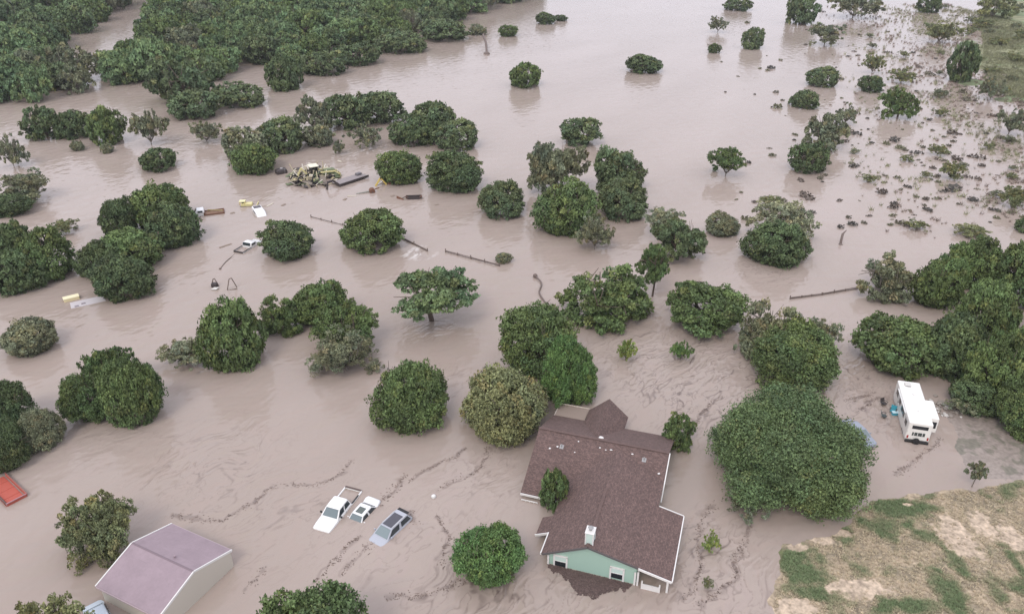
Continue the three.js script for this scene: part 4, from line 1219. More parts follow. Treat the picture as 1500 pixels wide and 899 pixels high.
// flat dark brown pieces lying on the water along the gable
{
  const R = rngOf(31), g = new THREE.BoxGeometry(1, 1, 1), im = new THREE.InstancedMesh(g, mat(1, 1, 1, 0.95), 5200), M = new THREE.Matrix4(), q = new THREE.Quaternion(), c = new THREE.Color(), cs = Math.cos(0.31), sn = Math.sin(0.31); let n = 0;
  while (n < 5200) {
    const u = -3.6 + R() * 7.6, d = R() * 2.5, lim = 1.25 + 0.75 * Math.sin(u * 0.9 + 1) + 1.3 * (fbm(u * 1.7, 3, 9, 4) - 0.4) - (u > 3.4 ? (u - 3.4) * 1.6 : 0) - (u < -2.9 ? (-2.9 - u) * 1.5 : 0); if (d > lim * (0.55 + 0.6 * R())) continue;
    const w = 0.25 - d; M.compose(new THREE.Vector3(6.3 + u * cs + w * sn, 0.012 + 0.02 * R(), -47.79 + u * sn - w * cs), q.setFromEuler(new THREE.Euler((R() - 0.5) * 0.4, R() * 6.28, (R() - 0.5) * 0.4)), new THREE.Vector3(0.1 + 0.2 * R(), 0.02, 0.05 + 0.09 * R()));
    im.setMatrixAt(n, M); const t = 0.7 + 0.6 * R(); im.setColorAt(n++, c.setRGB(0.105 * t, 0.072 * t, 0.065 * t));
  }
  im.name = 'flat_brown_pieces'; im.userData = { label: 'mat of small flat dark brown pieces on the water against the green gable wall', category: 'debris', kind: 'stuff' }; im.castShadow = im.receiveShadow = true; scene.add(im);
}

// ------------------------------------------------------------------ metal shed
{
  const h = thing('metal_shed', 'cream metal shed with a faded pink gable roof half under water', 'shed', [-28.91, 0, -47.11], -0.46);
  const L = 3.485, W = 3.935, he = 1.72, hr = 2.96, o = 0.0;
  const metalTex = tex(256, 256, (u, v) => { const f = fbm(u * 7, v * 7, 19, 4), g = fbm(u * 40, v * 40, 21, 2), k = 0.93 + 0.1 * f + 0.05 * g; return [0.575 * k, 0.51 * k, 0.535 * k]; });
  const pink = new THREE.MeshStandardMaterial({ map: metalTex, roughness: 0.5, metalness: 0.0 }), wallM = mat(0.56, 0.52, 0.45, 0.6);
  const rf = part('roof', [slab([[-L, hr, 0], [L, hr, 0], [L, he, W], [-L, he, W]], 0.07, 0.14), slab([[-L, hr, 0], [L, hr, 0], [L, he, -W], [-L, he, -W]], 0.07, 0.14)], pink, h);
  part('ridge_cap', [slab([[-L, hr + 0.03, 0], [L, hr + 0.03, 0], [L, hr - 0.02, 0.1], [-L, hr - 0.02, 0.1]], 0.02), slab([[-L, hr + 0.03, 0], [L, hr + 0.03, 0], [L, hr - 0.02, -0.1], [-L, hr - 0.02, -0.1]], 0.02)], mat(0.2, 0.15, 0.17, 0.6), rf);
  for (const x of [-L - 0.05, L + 0.05]) for (const s of [-1, 1]) part('trim_board', beam([x, hr - 0.05, 0], [x, he - 0.05, s * W], 0.1, 0.2), white, h);
  part('eave_trim', box(0, he - 0.1, W + 0.03, 2 * L, 0.14, 0.06), mat(0.45, 0.36, 0.38, 0.5), h); part('eave_trim', box(0, he - 0.1, -W - 0.03, 2 * L, 0.14, 0.06), mat(0.45, 0.36, 0.38, 0.5), h);
  for (const x of [-L + 0.25, L - 0.05]) part('gable_wall', slab([[x, -1.15, W - 0.2], [x, he - 0.1, W - 0.2], [x, hr - 0.12, 0], [x, he - 0.1, -W + 0.2], [x, -1.15, -W + 0.2]], 0.15), wallM, h);
  part('long_wall', box(0, 0.2, W - 0.28, 2 * L - 0.4, 2.7, 0.15), wallM, h); part('long_wall', box(0, 0.2, -W + 0.28, 2 * L - 0.4, 2.7, 0.15), wallM, h);
  part('vent_plate', box(L + 0.005, 1.0, -3.0, 0.04, 0.4, 0.7), mat(0.4, 0.38, 0.34, 0.6), h);
  part('vent', bar([0.9, 2.9, -0.5], [0.9, 3.05, -0.5], 0.1, 0.1, 10), pink, rf);
}

// ------------------------------------------------------------------ vehicles
function loft(st) { // stations along x: [x, half width, low y, high y, corner]; a closed rounded body
  const n = 20, pos = [], idx = [];
  for (const [x, w, y0, y1, c] of st) for (let k = 0; k < n; k++) { const a = (k + 0.5) / n * 6.2832, ca = Math.cos(a), sa = Math.sin(a), e = c || 0.28, sx = Math.sign(ca) * Math.pow(Math.abs(ca), e), sy = Math.sign(sa) * Math.pow(Math.abs(sa), e); pos.push(x, (y0 + y1) / 2 + sy * (y1 - y0) / 2, sx * w); }
  for (let s = 0; s + 1 < st.length; s++) for (let k = 0; k < n; k++) { const a = s * n + k, b = s * n + (k + 1) % n; idx.push(a, a + n, b, b, a + n, b + n); }
  for (const [s, f] of [[0, 1], [st.length - 1, 0]]) { const c0 = pos.length / 3, q = st[s]; pos.push(q[0], (q[2] + q[3]) / 2, 0); for (let k = 0; k < n; k++) { const a = s * n + k, b = s * n + (k + 1) % n; f ? idx.push(c0, a, b) : idx.push(c0, b, a); } }
  const g = new THREE.BufferGeometry(); g.setAttribute('position', new THREE.Float32BufferAttribute(pos, 3)); g.setIndex(idx); g.computeVertexNormals(); return g;
}
function panel(a, b, c, d, lift = 0.012) { // a thin four-sided pane standing just proud of the surface it lies on
  return slab([a, b, c, d], lift);
}
const paint = (r, g, b) => { const m = new THREE.MeshPhysicalMaterial({ roughness: 0.35, clearcoat: 0.6, clearcoatRoughness: 0.15 }); m.color.setRGB(r, g, b); return m; };
const carGlass = mat(0.035, 0.045, 0.05, 0.08), palGlass = mat(0.16, 0.2, 0.21, 0.1), tyre = mat(0.02, 0.02, 0.02, 0.9), rimM = mat(0.45, 0.45, 0.45, 0.35, { metalness: 0.6 }), redLamp = mat(0.35, 0.02, 0.02, 0.3), clearLamp = mat(0.6, 0.6, 0.6, 0.2);
function wheels(t, xs, w, r, y) { for (const x of xs) for (const s of [-1, 1]) { const o = part('wheel', bar([x, y, s * (w - 0.2)], [x, y, s * w], r, r, 18), tyre, t); part('rim', bar([x, y, s * (w - 0.02)], [x, y, s * (w + 0.015)], r * 0.6, r * 0.6, 14), rimM, o); } }
// cabin: a glasshouse with pillars. x positions of windscreen foot, roof front, roof rear, rear foot
function cabin(t, m, x0, x1, x2, x3, yb, yt, wb, wt, roofPart = m, back = carGlass, front = palGlass) {
  const V = (x, y, w) => [x, y, w];
  const g = new THREE.BufferGeometry(), P = [[x0, yb, wb], [x0, yb, -wb], [x1, yt, wt], [x1, yt, -wt], [x2, yt, wt], [x2, yt, -wt], [x3, yb, wb], [x3, yb, -wb]], F = [[0, 1, 3], [0, 3, 2], [2, 3, 5], [2, 5, 4], [4, 5, 7], [4, 7, 6], [0, 2, 4], [0, 4, 6], [1, 5, 3], [1, 7, 5]];
  const pos = []; for (const f of F) for (const i of f) pos.push(...P[i]); g.setAttribute('position', new THREE.Float32BufferAttribute(pos, 3)); g.computeVertexNormals();
  part('cabin', g, m, t);
  part('roof', loft([[x1 + 0.06, wt * 0.9, yt - 0.03, yt + 0.015, 0.5], [x1 - 0.1, wt * 0.98, yt - 0.04, yt + 0.045, 0.5], [(x1 + x2) / 2, wt * 1.0, yt - 0.04, yt + 0.065, 0.5], [x2 + 0.1, wt * 0.98, yt - 0.04, yt + 0.045, 0.5], [x2 - 0.06, wt * 0.9, yt - 0.03, yt + 0.015, 0.5]]), m, t);
  const mix = (a, b, k) => a.map((v, i) => v + (b[i] - v) * k), off = (p, dx, dy, dz) => [p[0] + dx, p[1] + dy, p[2] + dz];
  const pane = (n, a, b, c, d, k, mm, dx, dy, dz) => { const q = [[a, b, c, d]].map(([a, b, c, d]) => { const u = (s, v) => mix(mix(a, b, s), mix(d, c, s), v); return [u(k, k), u(1 - k, k), u(1 - k, 1 - k), u(k, 1 - k)]; })[0].map(p => off(p, dx, dy, dz)); part(n, slab(q, 0.015), mm, t); };
  pane('windscreen', P[0], P[1], P[3], P[2], 0.07, front, 0.018, 0.018, 0); pane('rear_window', P[6], P[7], P[5], P[4], 0.09, back, -0.018, 0.014, 0);
  for (const s of [1, -1]) { const A = V(x0, yb, s * wb), B = V(x1, yt, s * wt), C = V(x2, yt, s * wt), D = V(x3, yb, s * wb), m1 = mix(A, D, 0.52), m2 = mix(B, C, 0.5); pane('side_window', A, m1, m2, B, 0.1, carGlass, 0, 0.008, s * 0.018); pane('side_window', m1, D, C, m2, 0.1, carGlass, 0, 0.008, s * 0.018); }
}
{ // crew cab pickup, bonnet and cab above the water, load bed awash
  const t = thing('pickup_truck', 'white crew cab pickup truck with its open bed awash', 'truck', [-16.42, -0.86, -55.75], Math.atan2(-0.939, -0.344)), m = paint(0.78, 0.78, 0.77);
  t.rotation.z = -0.015;
  part('bonnet', loft([[2.88, 0.78, 0.55, 0.98], [2.78, 0.9, 0.45, 1.08], [2.2, 0.95, 0.4, 1.14], [1.25, 0.96, 0.4, 1.18], [1.2, 0.96, 0.4, 1.18]]), m, t);
  part('body', loft([[1.2, 0.96, 0.4, 1.18], [-1.0, 0.97, 0.4, 1.16], [-1.05, 0.9, 0.4, 1.16]]), m, t);
  cabin(t, m, 1.35, 0.62, -0.78, -0.98, 1.16, 1.72, 0.9, 0.72);
  part('bed_floor', box(-1.98, 0.62, 0, 1.85, 0.06, 1.5), grey, t);
  for (const s of [-1, 1]) part('bed_side', box(-1.98, 0.66, s * 0.9, 1.95, 0.62, 0.13, 0, 0.04), m, t);
  part('bed_rail', box(-1.75, 0.985, -0.9, 1.2, 0.035, 0.15, 0, 0.01), black, t);
  part('tailgate', box(-2.95, 0.72, 0, 0.12, 0.58, 1.8, 0, 0.04), m, t); part('tailgate_cap', box(-2.95, 1.03, 0, 0.2, 0.06, 1.75, 0, 0.02), mat(0.1, 0.07, 0.06, 0.7), t);
  for (const s of [-1, 1]) { part('wing_mirror', box(1.02, 1.26, s * 1.08, 0.14, 0.2, 0.2, 0, 0.04), black, t); part('headlight', box(2.84, 0.82, s * 0.66, 0.08, 0.2, 0.3, 0, 0.03), clearLamp, t); part('door_handle', box(0.0, 0.98, s * 0.975, 0.16, 0.04, 0.03), grey, t); }
  part('bumper', box(2.92, 0.5, 0, 0.14, 0.22, 1.8, 0, 0.05), grey, t); wheels(t, [1.9, -1.85], 0.96, 0.4, 0.4);
}
{ // small hatchback almost under
  const t = thing('sunken_hatchback', 'small white car submerged to its roof with a sunroof', 'car', [-14.1, -1.1, -55.25], Math.atan2(-0.9, -0.44)), m = paint(0.74, 0.75, 0.75);
  t.rotation.z = -0.045;
  part('body', loft([[1.95, 0.6, 0.4, 0.72], [1.8, 0.8, 0.35, 0.82], [1.2, 0.84, 0.3, 0.95], [-1.3, 0.85, 0.3, 1.02], [-1.85, 0.82, 0.35, 1.3], [-2.15, 0.76, 0.4, 1.27], [-2.25, 0.62, 0.45, 1.1]]), m, t);
  cabin(t, m, 1.1, 0.45, -0.85, -1.55, 0.98, 1.5, 0.78, 0.62, m, carGlass, palGlass);
  part('sunroof', slab([[0.3, 1.578, 0.36], [0.3, 1.578, -0.36], [-0.45, 1.578, -0.36], [-0.45, 1.578, 0.36]], 0.02), mat(0.1, 0.12, 0.11, 0.12), t);
  for (const s of [-1, 1]) { part('wing_mirror', box(0.75, 1.1, s * 0.92, 0.1, 0.13, 0.15, 0, 0.03), m, t); part('tail_light', box(-2.18, 1.0, s * 0.62, 0.08, 0.2, 0.14, 0, 0.03), redLamp, t); }
  wheels(t, [1.3, -1.3], 0.84, 0.31, 0.31);
}
{ // crossover with a dark glass roof
  const t = thing('silver_crossover', 'silver blue crossover with a long dark glass roof', 'car', [-11.12, -0.92, -53.3], Math.atan2(-0.837, -0.549)), m = paint(0.4, 0.42, 0.47);
  t.rotation.z = -0.02;
  part('body', loft([[2.25, 0.66, 0.45, 0.85], [2.1, 0.86, 0.38, 0.97], [1.3, 0.91, 0.32, 1.06], [-1.6, 0.92, 0.32, 1.08], [-2.1, 0.88, 0.35, 1.1], [-2.24, 0.78, 0.45, 1.02]]), m, t);
  cabin(t, m, 1.3, 0.45, -1.75, -2.12, 1.05, 1.6, 0.86, 0.66, m, carGlass, mat(0.2, 0.25, 0.26, 0.1));
  part('glass_roof', slab([[0.36, 1.677, 0.5], [0.36, 1.677, -0.5], [-1.3, 1.677, -0.5], [-1.3, 1.677, 0.5]], 0.02), mat(0.07, 0.07, 0.085, 0.15), t);
  part('rear_spoiler', box(-1.92, 1.6, 0, 0.34, 0.06, 1.2, 0, 0.02), black, t);
  for (const s of [-1, 1]) { part('roof_rail', beam([0.3, 1.66, s * 0.62], [-1.5, 1.66, s * 0.62], 0.05, 0.05), mat(0.55, 0.55, 0.56, 0.3), t); part('wing_mirror', box(0.92, 1.16, s * 1.0, 0.12, 0.15, 0.17, 0, 0.03), m, t); part('headlight', box(2.17, 0.82, s * 0.58, 0.1, 0.15, 0.3, 0, 0.03), clearLamp, t); }
  wheels(t, [1.4, -1.4], 0.91, 0.35, 0.35);
}
{ // car under the oak
  const t = thing('parked_car', 'grey blue car parked under the skirt of the giant oak', 'car', [36.75, -0.35, -67.0], Math.atan2(-0.95, 0.3)), m = paint(0.24, 0.27, 0.33);
  part('body', loft([[2.2, 0.66, 0.35, 0.75], [2.05, 0.84, 0.3, 0.85], [1.2, 0.88, 0.28, 0.95], [-1.5, 0.89, 0.28, 1.0], [-2.1, 0.84, 0.3, 0.98], [-2.25, 0.7, 0.4, 0.85]]), m, t);
  cabin(t, m, 1.15, 0.4, -1.0, -1.75, 0.96, 1.42, 0.82, 0.64);
  for (const s of [-1, 1]) { part('headlight', box(2.1, 0.7, s * 0.58, 0.1, 0.14, 0.28, 0, 0.03), clearLamp, t); part('wing_mirror', box(0.8, 1.05, s * 0.97, 0.11, 0.13, 0.16, 0, 0.03), m, t); }
  wheels(t, [1.35, -1.35], 0.88, 0.32, 0.32);
}
{ // pale car at the shed
  const t = thing('pale_car', 'pale blue car sunk beside the end of the pink roofed shed', 'car', [-33.3, -0.95, -43.6], Math.atan2(0.75, -0.66)), m = paint(0.55, 0.62, 0.68);
  part('body', loft([[2.2, 0.66, 0.35, 0.8], [2.05, 0.84, 0.3, 0.92], [1.2, 0.88, 0.28, 1.0], [-1.5, 0.89, 0.28, 1.05], [-2.1, 0.84, 0.3, 1.02], [-2.25, 0.7, 0.4, 0.9]]), m, t);
  cabin(t, m, 1.2, 0.45, -1.2, -1.9, 1.0, 1.52, 0.82, 0.66); wheels(t, [1.35, -1.35], 0.88, 0.32, 0.32);
}
{ // motorhome
  const t = thing('motorhome', 'long white motorhome with a slide out standing in shallow floodwater', 'motorhome', [43.65, -0.3, -69.75], Math.atan2(-0.965, -0.262));
  const shell = paint(0.8, 0.79, 0.75), lower = mat(0.62, 0.61, 0.58, 0.5);
  part('body', [box(0, 1.68, 0, 8.15, 2.2, 2.34, 0, 0.14)], shell, t);
  part('skirt', box(0, 0.52, 0, 7.9, 0.36, 2.28, 0, 0.05), lower, t);
  part('slide_out', box(1.0, 1.85, -1.5, 3.4, 1.8, 0.95, 0, 0.08), shell, t);
  part('slide_window', box(2.72, 1.9, -1.55, 0.04, 0.8, 0.55, 0, 0.015), glassDark, t);
  const air = part('roof_unit', box(-3.2, 2.86, 0.25, 0.7, 0.2, 0.65, 0, 0.08), mat(0.6, 0.58, 0.55, 0.6), t); part('grille', box(-2.86, 2.86, 0.25, 0.03, 0.12, 0.5), grey, air);
  for (const x of [-1.4, 1.8]) part('roof_vent', box(x, 2.82, -0.2, 0.42, 0.1, 0.42, 0, 0.04), mat(0.7, 0.69, 0.66, 0.6), t);
  for (const [x, w] of [[-2.6, 0.9], [-0.9, 0.7], [0.9, 1.6], [2.9, 0.8]]) { const o = part('side_window', box(x, 2.0, 1.18, w, 0.62, 0.05, 0, 0.02), glassDark, t); part('frame', [box(x, 2.34, 1.19, w + 0.1, 0.05, 0.05), box(x, 1.66, 1.19, w + 0.1, 0.05, 0.05)], grey, o); }
  const dr = part('door', box(-1.75, 1.5, 1.18, 0.62, 1.75, 0.04, 0, 0.02), lower, t); part('handle', box(-1.5, 1.5, 1.215, 0.06, 0.12, 0.04), black, dr);
  part('awning_roll', bar([-2.4, 2.62, 1.26], [2.2, 2.62, 1.26], 0.08, 0.08, 10), mat(0.7, 0.7, 0.68, 0.5), t);
  part('front_window', box(4.08, 2.22, 0, 0.04, 0.42, 1.55, 0, 0.015), glassDark, t);
  part('front_window', box(4.08, 1.38, 0.0, 0.04, 0.42, 1.25, 0, 0.015), mat(0.06, 0.075, 0.07, 0.15), t);
  for (const z of [-0.35, 0.1, 0.45]) part('ladder_rail', box(4.12, 1.38, z, 0.03, 0.5, 0.05), white, t);
  part('bumper', box(4.1, 0.42, 0, 0.22, 0.3, 2.3, 0, 0.06), black, t);
  part('spare_wheel', bar([4.2, 0.62, 0.1], [4.42, 0.62, 0.1], 0.34, 0.34, 18), tyre, t);
  for (const s of [-1, 1]) part('tail_light', box(4.085, 0.95, s * 0.98, 0.05, 0.35, 0.16, 0, 0.02), redLamp, t);
  wheels(t, [-2.2, 2.4], 1.14, 0.42, 0.42);
}
// camp chairs and a cool box by the motorhome
function campChair(label, x, z, turn, c) {
  const t = thing('camp_chair', label, 'chair', [x, -0.22, z], turn), m = mat(...c, 0.8), f = mat(0.05, 0.05, 0.05, 0.5);
  part('seat', box(0, 0.45, 0, 0.55, 0.05, 0.5, 0, 0.02), m, t); part('backrest', slab([[-0.28, 0.5, -0.24], [0.28, 0.5, -0.24], [0.3, 0.98, -0.36], [-0.3, 0.98, -0.36]], 0.03), m, t);
  for (const sx of [-1, 1]) { part('leg', bar([sx * 0.3, 0, 0.26], [sx * 0.28, 0.66, -0.24], 0.018), f, t); part('leg', bar([sx * 0.3, 0, -0.3], [sx * 0.28, 0.62, 0.24], 0.018), f, t); part('arm', box(sx * 0.31, 0.66, 0, 0.08, 0.04, 0.5, 0, 0.015), f, t); }
}
campChair('black folding camp chair beyond the teal one by the motorhome', 41.99, -72.60, 0.4, [0.06, 0.05, 0.05]);
campChair('teal folding camp chair beside the motorhome', 42.39, -71.17, -0.6, [0.04, 0.3, 0.38]);
campChair('dark grey green camp chair between motorhome and oak', 41.03, -70.29, 1.3, [0.09, 0.12, 0.12]);
{ const t = thing('cool_box', 'pale blue lidded cool box tucked against the motorhome', 'cool box', V3(42.45, -70.79, -0.2)); part('tub', box(0, 0.25, 0, 0.6, 0.5, 0.4, 0, 0.05), mat(0.05, 0.33, 0.45, 0.5), t); part('lid', box(0, 0.53, 0, 0.64, 0.1, 0.44, 0, 0.04), mat(0.5, 0.7, 0.76, 0.5), t); }
{ const t = thing('gravel_pile', 'low pile of pale rubble beside the motorhome slide out', 'rubble', V3(48.68, -72.08, 0)); const R = rngOf(4); for (let i = 0; i < 46; i++) { const g = new THREE.IcosahedronGeometry(0.1 + 0.2 * R(), 0); g.scale(1, 0.6, 1 + 0.5 * R()); const a = R() * 6.28, q = R(); g.translate(Math.cos(a) * q * 1.5, 0.06 + 0.15 * (1 - q), Math.sin(a) * q * 2.4); part('stone', g, i % 5 ? mat(0.27, 0.24, 0.21, 0.9) : mat(0.5, 0.48, 0.45, 0.9), t); } }

// ------------------------------------------------------------------ drowned yard: machines, trailers, wreckage
const rust = mat(0.16, 0.075, 0.045, 0.85), darkSteel = mat(0.055, 0.045, 0.045, 0.6), yellow = mat(0.62, 0.47, 0.12, 0.55), paleYellow = mat(0.66, 0.6, 0.3, 0.55), tan = mat(0.5, 0.44, 0.3, 0.7), truckWhite = paint(0.76, 0.76, 0.76), olive = mat(0.14, 0.17, 0.09, 0.7);
{ // tractor with loader
  const t = thing('loader_tractor', 'tan loader tractor piled among wreckage beside the dark trailer', 'tractor', [-38.0, -0.75, -149.6], 0.5); t.scale.setScalar(1.3);
  part('chassis', box(0, 0.85, 0, 3.6, 0.5, 1.1, 0, 0.06), tan, t); part('engine_cover', box(1.3, 1.45, 0, 1.7, 0.8, 0.95, 0, 0.12), olive, t);
  const cab = part('cab', [box(-0.6, 1.9, 0, 0.1, 1.5, 1.2), box(-1.5, 1.9, 0, 0.1, 1.5, 1.2), ...[-1, 1].flatMap(s => [box(-0.6, 1.9, s * 0.62, 0.1, 1.5, 0.1), box(-1.5, 1.9, s * 0.62, 0.1, 1.5, 0.1)])], black, t); part('cab_roof', box(-1.05, 2.72, 0, 1.4, 0.14, 1.5, 0, 0.05), mat(0.7, 0.68, 0.55, 0.5), cab);
  for (const [x, r] of [[1.5, 0.55], [-1.2, 0.85]]) for (const s of [-1, 1]) { const w = part('wheel', bar([x, r * 0.95, s * 0.65], [x, r * 0.95, s * 1.05], r, r, 20), tyre, t); part('rim', bar([x, r * 0.95, s * 0.98], [x, r * 0.95, s * 1.08], r * 0.55, r * 0.55, 14), paleYellow, w); }
  for (const s of [-1, 1]) part('loader_arm', [beam([-0.2, 1.7, s * 0.72], [2.0, 1.6, s * 0.72], 0.14, 0.2), beam([2.0, 1.6, s * 0.72], [2.9, 0.9, s * 0.72], 0.14, 0.2)], paleYellow, t);
  part('bucket', [slab([[2.8, 1.3, -1], [2.8, 1.3, 1], [2.9, 0.5, 1], [2.9, 0.5, -1]], 0.06), slab([[2.9, 0.52, -1], [2.9, 0.52, 1], [3.6, 0.56, 1], [3.6, 0.56, -1]], 0.06)], tan, t);
  part('digger_arm', [beam([-1.9, 1.2, 0], [-2.9, 2.6, 0], 0.2, 0.25), beam([-2.9, 2.6, 0], [-3.6, 1.3, 0], 0.17, 0.2)], paleYellow, t);
}
{ const t = thing('hay_rake', 'tangle of tan farm implement frames beside the loader tractor', 'implement', [-40.6, -0.35, -146.4], 0.2), R = rngOf(55); t.scale.setScalar(1.55);
  for (let i = 0; i < 4; i++) { const x = -1.2 + i * 0.8; const w = part('wheel', new THREE.TorusGeometry(0.52, 0.09, 8, 22).rotateY(0.6 + 0.25 * i).translate(x, 0.7, (i % 2) * 0.7 - 0.3), tyre, t); part('hub', new THREE.SphereGeometry(0.16, 10, 8).translate(x, 0.7, (i % 2) * 0.7 - 0.3), paleYellow, w); }
  part('frame', [beam([-1.8, 0.75, 0.1], [1.8, 0.85, 0.2], 0.12, 0.12), beam([-1.5, 0.75, -0.6], [1.2, 1.2, 0.6], 0.1, 0.1), beam([0, 0.6, -0.9], [0.5, 1.0, 1.0], 0.1, 0.1)], tan, t); part('seat', box(0.9, 1.15, -0.2, 0.5, 0.14, 0.5, 0, 0.05), mat(0.55, 0.5, 0.4, 0.7), t); }
{ const t = thing('seed_hopper', 'pale tipped hopper behind the loader tractor', 'hopper', [-41.4, -0.3, -153.0], 0.9); t.scale.setScalar(1.4);
  part('hopper', loft([[-0.9, 0.7, 0.2, 1.0, 0.3], [0.9, 0.9, 0.1, 1.2, 0.3]]), mat(0.5, 0.45, 0.38, 0.7), t); part('rim', [box(0.95, 0.65, 0, 0.08, 1.2, 1.9, 0, 0.03)], mat(0.66, 0.62, 0.56, 0.6), t); part('hitch', beam([-0.9, 0.5, 0], [-2.0, 0.45, 0.3], 0.1, 0.1), darkSteel, t); }
{ const t = thing('scrap_heap', 'heap of tan and grey scrap sheets wedged around the loader tractor', 'scrap', [-39.6, -0.1, -149.6], 0.3), R = rngOf(66), ms = [tan, mat(0.45, 0.4, 0.32, 0.8), mat(0.2, 0.17, 0.14, 0.85), mat(0.6, 0.57, 0.5, 0.7), olive, darkSteel];
  for (let i = 0; i < 150; i++) {
    const a = R() * 6.28, q = Math.pow(R(), 0.6), x = Math.cos(a) * q * 4.9, z = Math.sin(a) * q * 6.4, L = 0.8 + 1.5 * R(), y = 0.25 + 1.7 * (1 - q) * (0.3 + 0.7 * R());
    const p = part('scrap_piece', i % 3 ? new THREE.BoxGeometry(L, 0.09, 0.4 + 0.8 * R()) : new THREE.CylinderGeometry(0.1, 0.1, L * 1.6, 7), ms[i % 6], t);
    p.position.set(x, y, z); p.rotation.set((R() - 0.5) * 1.6, R() * 3, (R() - 0.5) * (i % 3 ? 1.3 : 3));
  }
  for (const [x, z, r] of [[-2.8, 3.4, 0.62], [-1.2, 4.4, 0.55], [0.4, 3.9, 0.6], [-3.4, 1.2, 0.5]]) part('old_tyre', new THREE.TorusGeometry(r, 0.17, 8, 20).rotateX(1.1).rotateY(x).translate(x, 0.3, z), tyre, t);
}
{ const t = thing('flatbed_trailer', 'long dark gooseneck flatbed trailer awash beside the loader tractor', 'trailer', [-32.4, -0.05, -147.3], 0.87); t.scale.set(1.12, 1.35, 1.1);
  for (let i = 0; i < 9; i++) part('deck_plank', box(0.6, 0.36, -1.0 + i * 0.25, 6.4, 0.05, 0.235), i % 3 ? mat(0.3, 0.27, 0.27, 0.9) : mat(0.25, 0.22, 0.22, 0.9), t);
  part('side_rail', box(0.6, 0.32, 1.18, 6.6, 0.3, 0.12), darkSteel, t); part('side_rail', box(0.6, 0.25, -1.18, 6.6, 0.14, 0.12), mat(0.2, 0.18, 0.18, 0.7), t);
  part('gooseneck', [beam([-2.6, 0.4, 1.0], [-3.6, 1.15, 0.7], 0.3, 0.3), beam([-3.6, 1.15, 0.7], [-4.6, 1.1, 0.6], 0.28, 0.28), beam([-4.6, 1.1, 0.6], [-4.9, 0.1, 0.6], 0.24, 0.24)], darkSteel, t); part('tool_box', box(2.9, 0.55, -0.4, 1.0, 0.34, 0.7, 0, 0.03), mat(0.16, 0.15, 0.16, 0.6), t); }
{ const t = thing('water_tank', 'dark squat tank floating next to the grove juniper', 'tank', [-46.74, -0.35, -152.6], 0.6);
  part('shell', loft([[-1.1, 0.55, 0.1, 1.0, 0.6], [-0.9, 0.8, 0, 1.3, 0.6], [0.9, 0.8, 0, 1.3, 0.6], [1.1, 0.55, 0.1, 1.0, 0.6]]), darkSteel, t); part('lid', bar([0.1, 1.28, 0], [0.1, 1.4, 0], 0.32, 0.3, 14), mat(0.35, 0.33, 0.33, 0.6), t); part('band', box(0.5, 0.66, 0, 0.08, 1.33, 1.64, 0, 0.03), mat(0.2, 0.19, 0.19, 0.6), t); }
{ const t = thing('yellow_boom', 'yellow folded boom sticking up beside the dome shaped juniper', 'boom', [-25.4, -0.3, -145.4], 0.35);
  part('boom_arm', beam([-1.2, 0.2, 0], [-0.1, 1.75, 0], 0.26, 0.3), yellow, t); part('boom_arm', beam([-0.1, 1.75, 0], [1.0, 0.3, 0], 0.24, 0.28), yellow, t); part('ram', bar([-0.7, 0.6, 0.2], [0.3, 1.2, 0.2], 0.06), rimM, t); part('pivot', bar([-0.1, 1.75, -0.22], [-0.1, 1.75, 0.22], 0.12, 0.12, 12), darkSteel, t); part('base_block', box(1.7, 0.35, -0.2, 1.0, 0.5, 0.8, 0, 0.05), rust, t); }
{ const t = thing('sunken_machine', 'brown machine drum and grey beam awash beside the yellow boom', 'machine', [-27.2, -0.3, -141.4], 0.3);
  part('drum', bar([0.6, 0.5, -0.5], [0.6, 0.5, 0.6], 0.55, 0.55, 18), rust, t); part('drum_axle', bar([0.6, 0.5, -0.9], [0.6, 0.5, 0.9], 0.1, 0.1, 10), darkSteel, t); part('draw_beam', beam([-2.4, 0.25, 0.2], [0.2, 0.45, 0], 0.35, 0.3), mat(0.26, 0.25, 0.22, 0.8), t); part('push_arm', beam([0.9, 0.7, 0], [2.1, 0.9, -0.4], 0.14, 0.16), rust, t); }
{ const t = thing('skid_bucket', 'dark brown curved bucket and blade beside the large dark juniper', 'bucket', [-18.3, -0.2, -138.2], 0.1);
  const arc = []; for (let i = 0; i <= 10; i++) { const a = Math.PI * (1.08 + 0.84 * i / 10); arc.push([Math.cos(a) * 1.5, 0.85 + Math.sin(a) * 0.75]); }
  part('scoop', arc.slice(0, -1).map((p, i) => slab([[p[0], p[1], -0.5], [arc[i + 1][0], arc[i + 1][1], -0.5], [arc[i + 1][0], arc[i + 1][1], 0.6], [p[0], p[1], 0.6]], 0.08)), rust, t); for (const z of [-0.52, 0.62]) part('side_plate', new THREE.ExtrudeGeometry(new THREE.Shape(arc.map(p => new THREE.Vector2(...p))), { depth: 0.05, bevelEnabled: false }).translate(0, 0, z - 0.02), darkSteel, t);
  part('blade', slab([[-3.2, 0.7, -0.3], [-1.9, 0.4, 0.7], [-1.9, 0.05, 0.75], [-3.2, 0.1, -0.25]], 0.08), rust, t); part('cross_bar', beam([-2.2, 0.4, 0.3], [-1.2, 0.75, 0.1], 0.1, 0.1), darkSteel, t); }
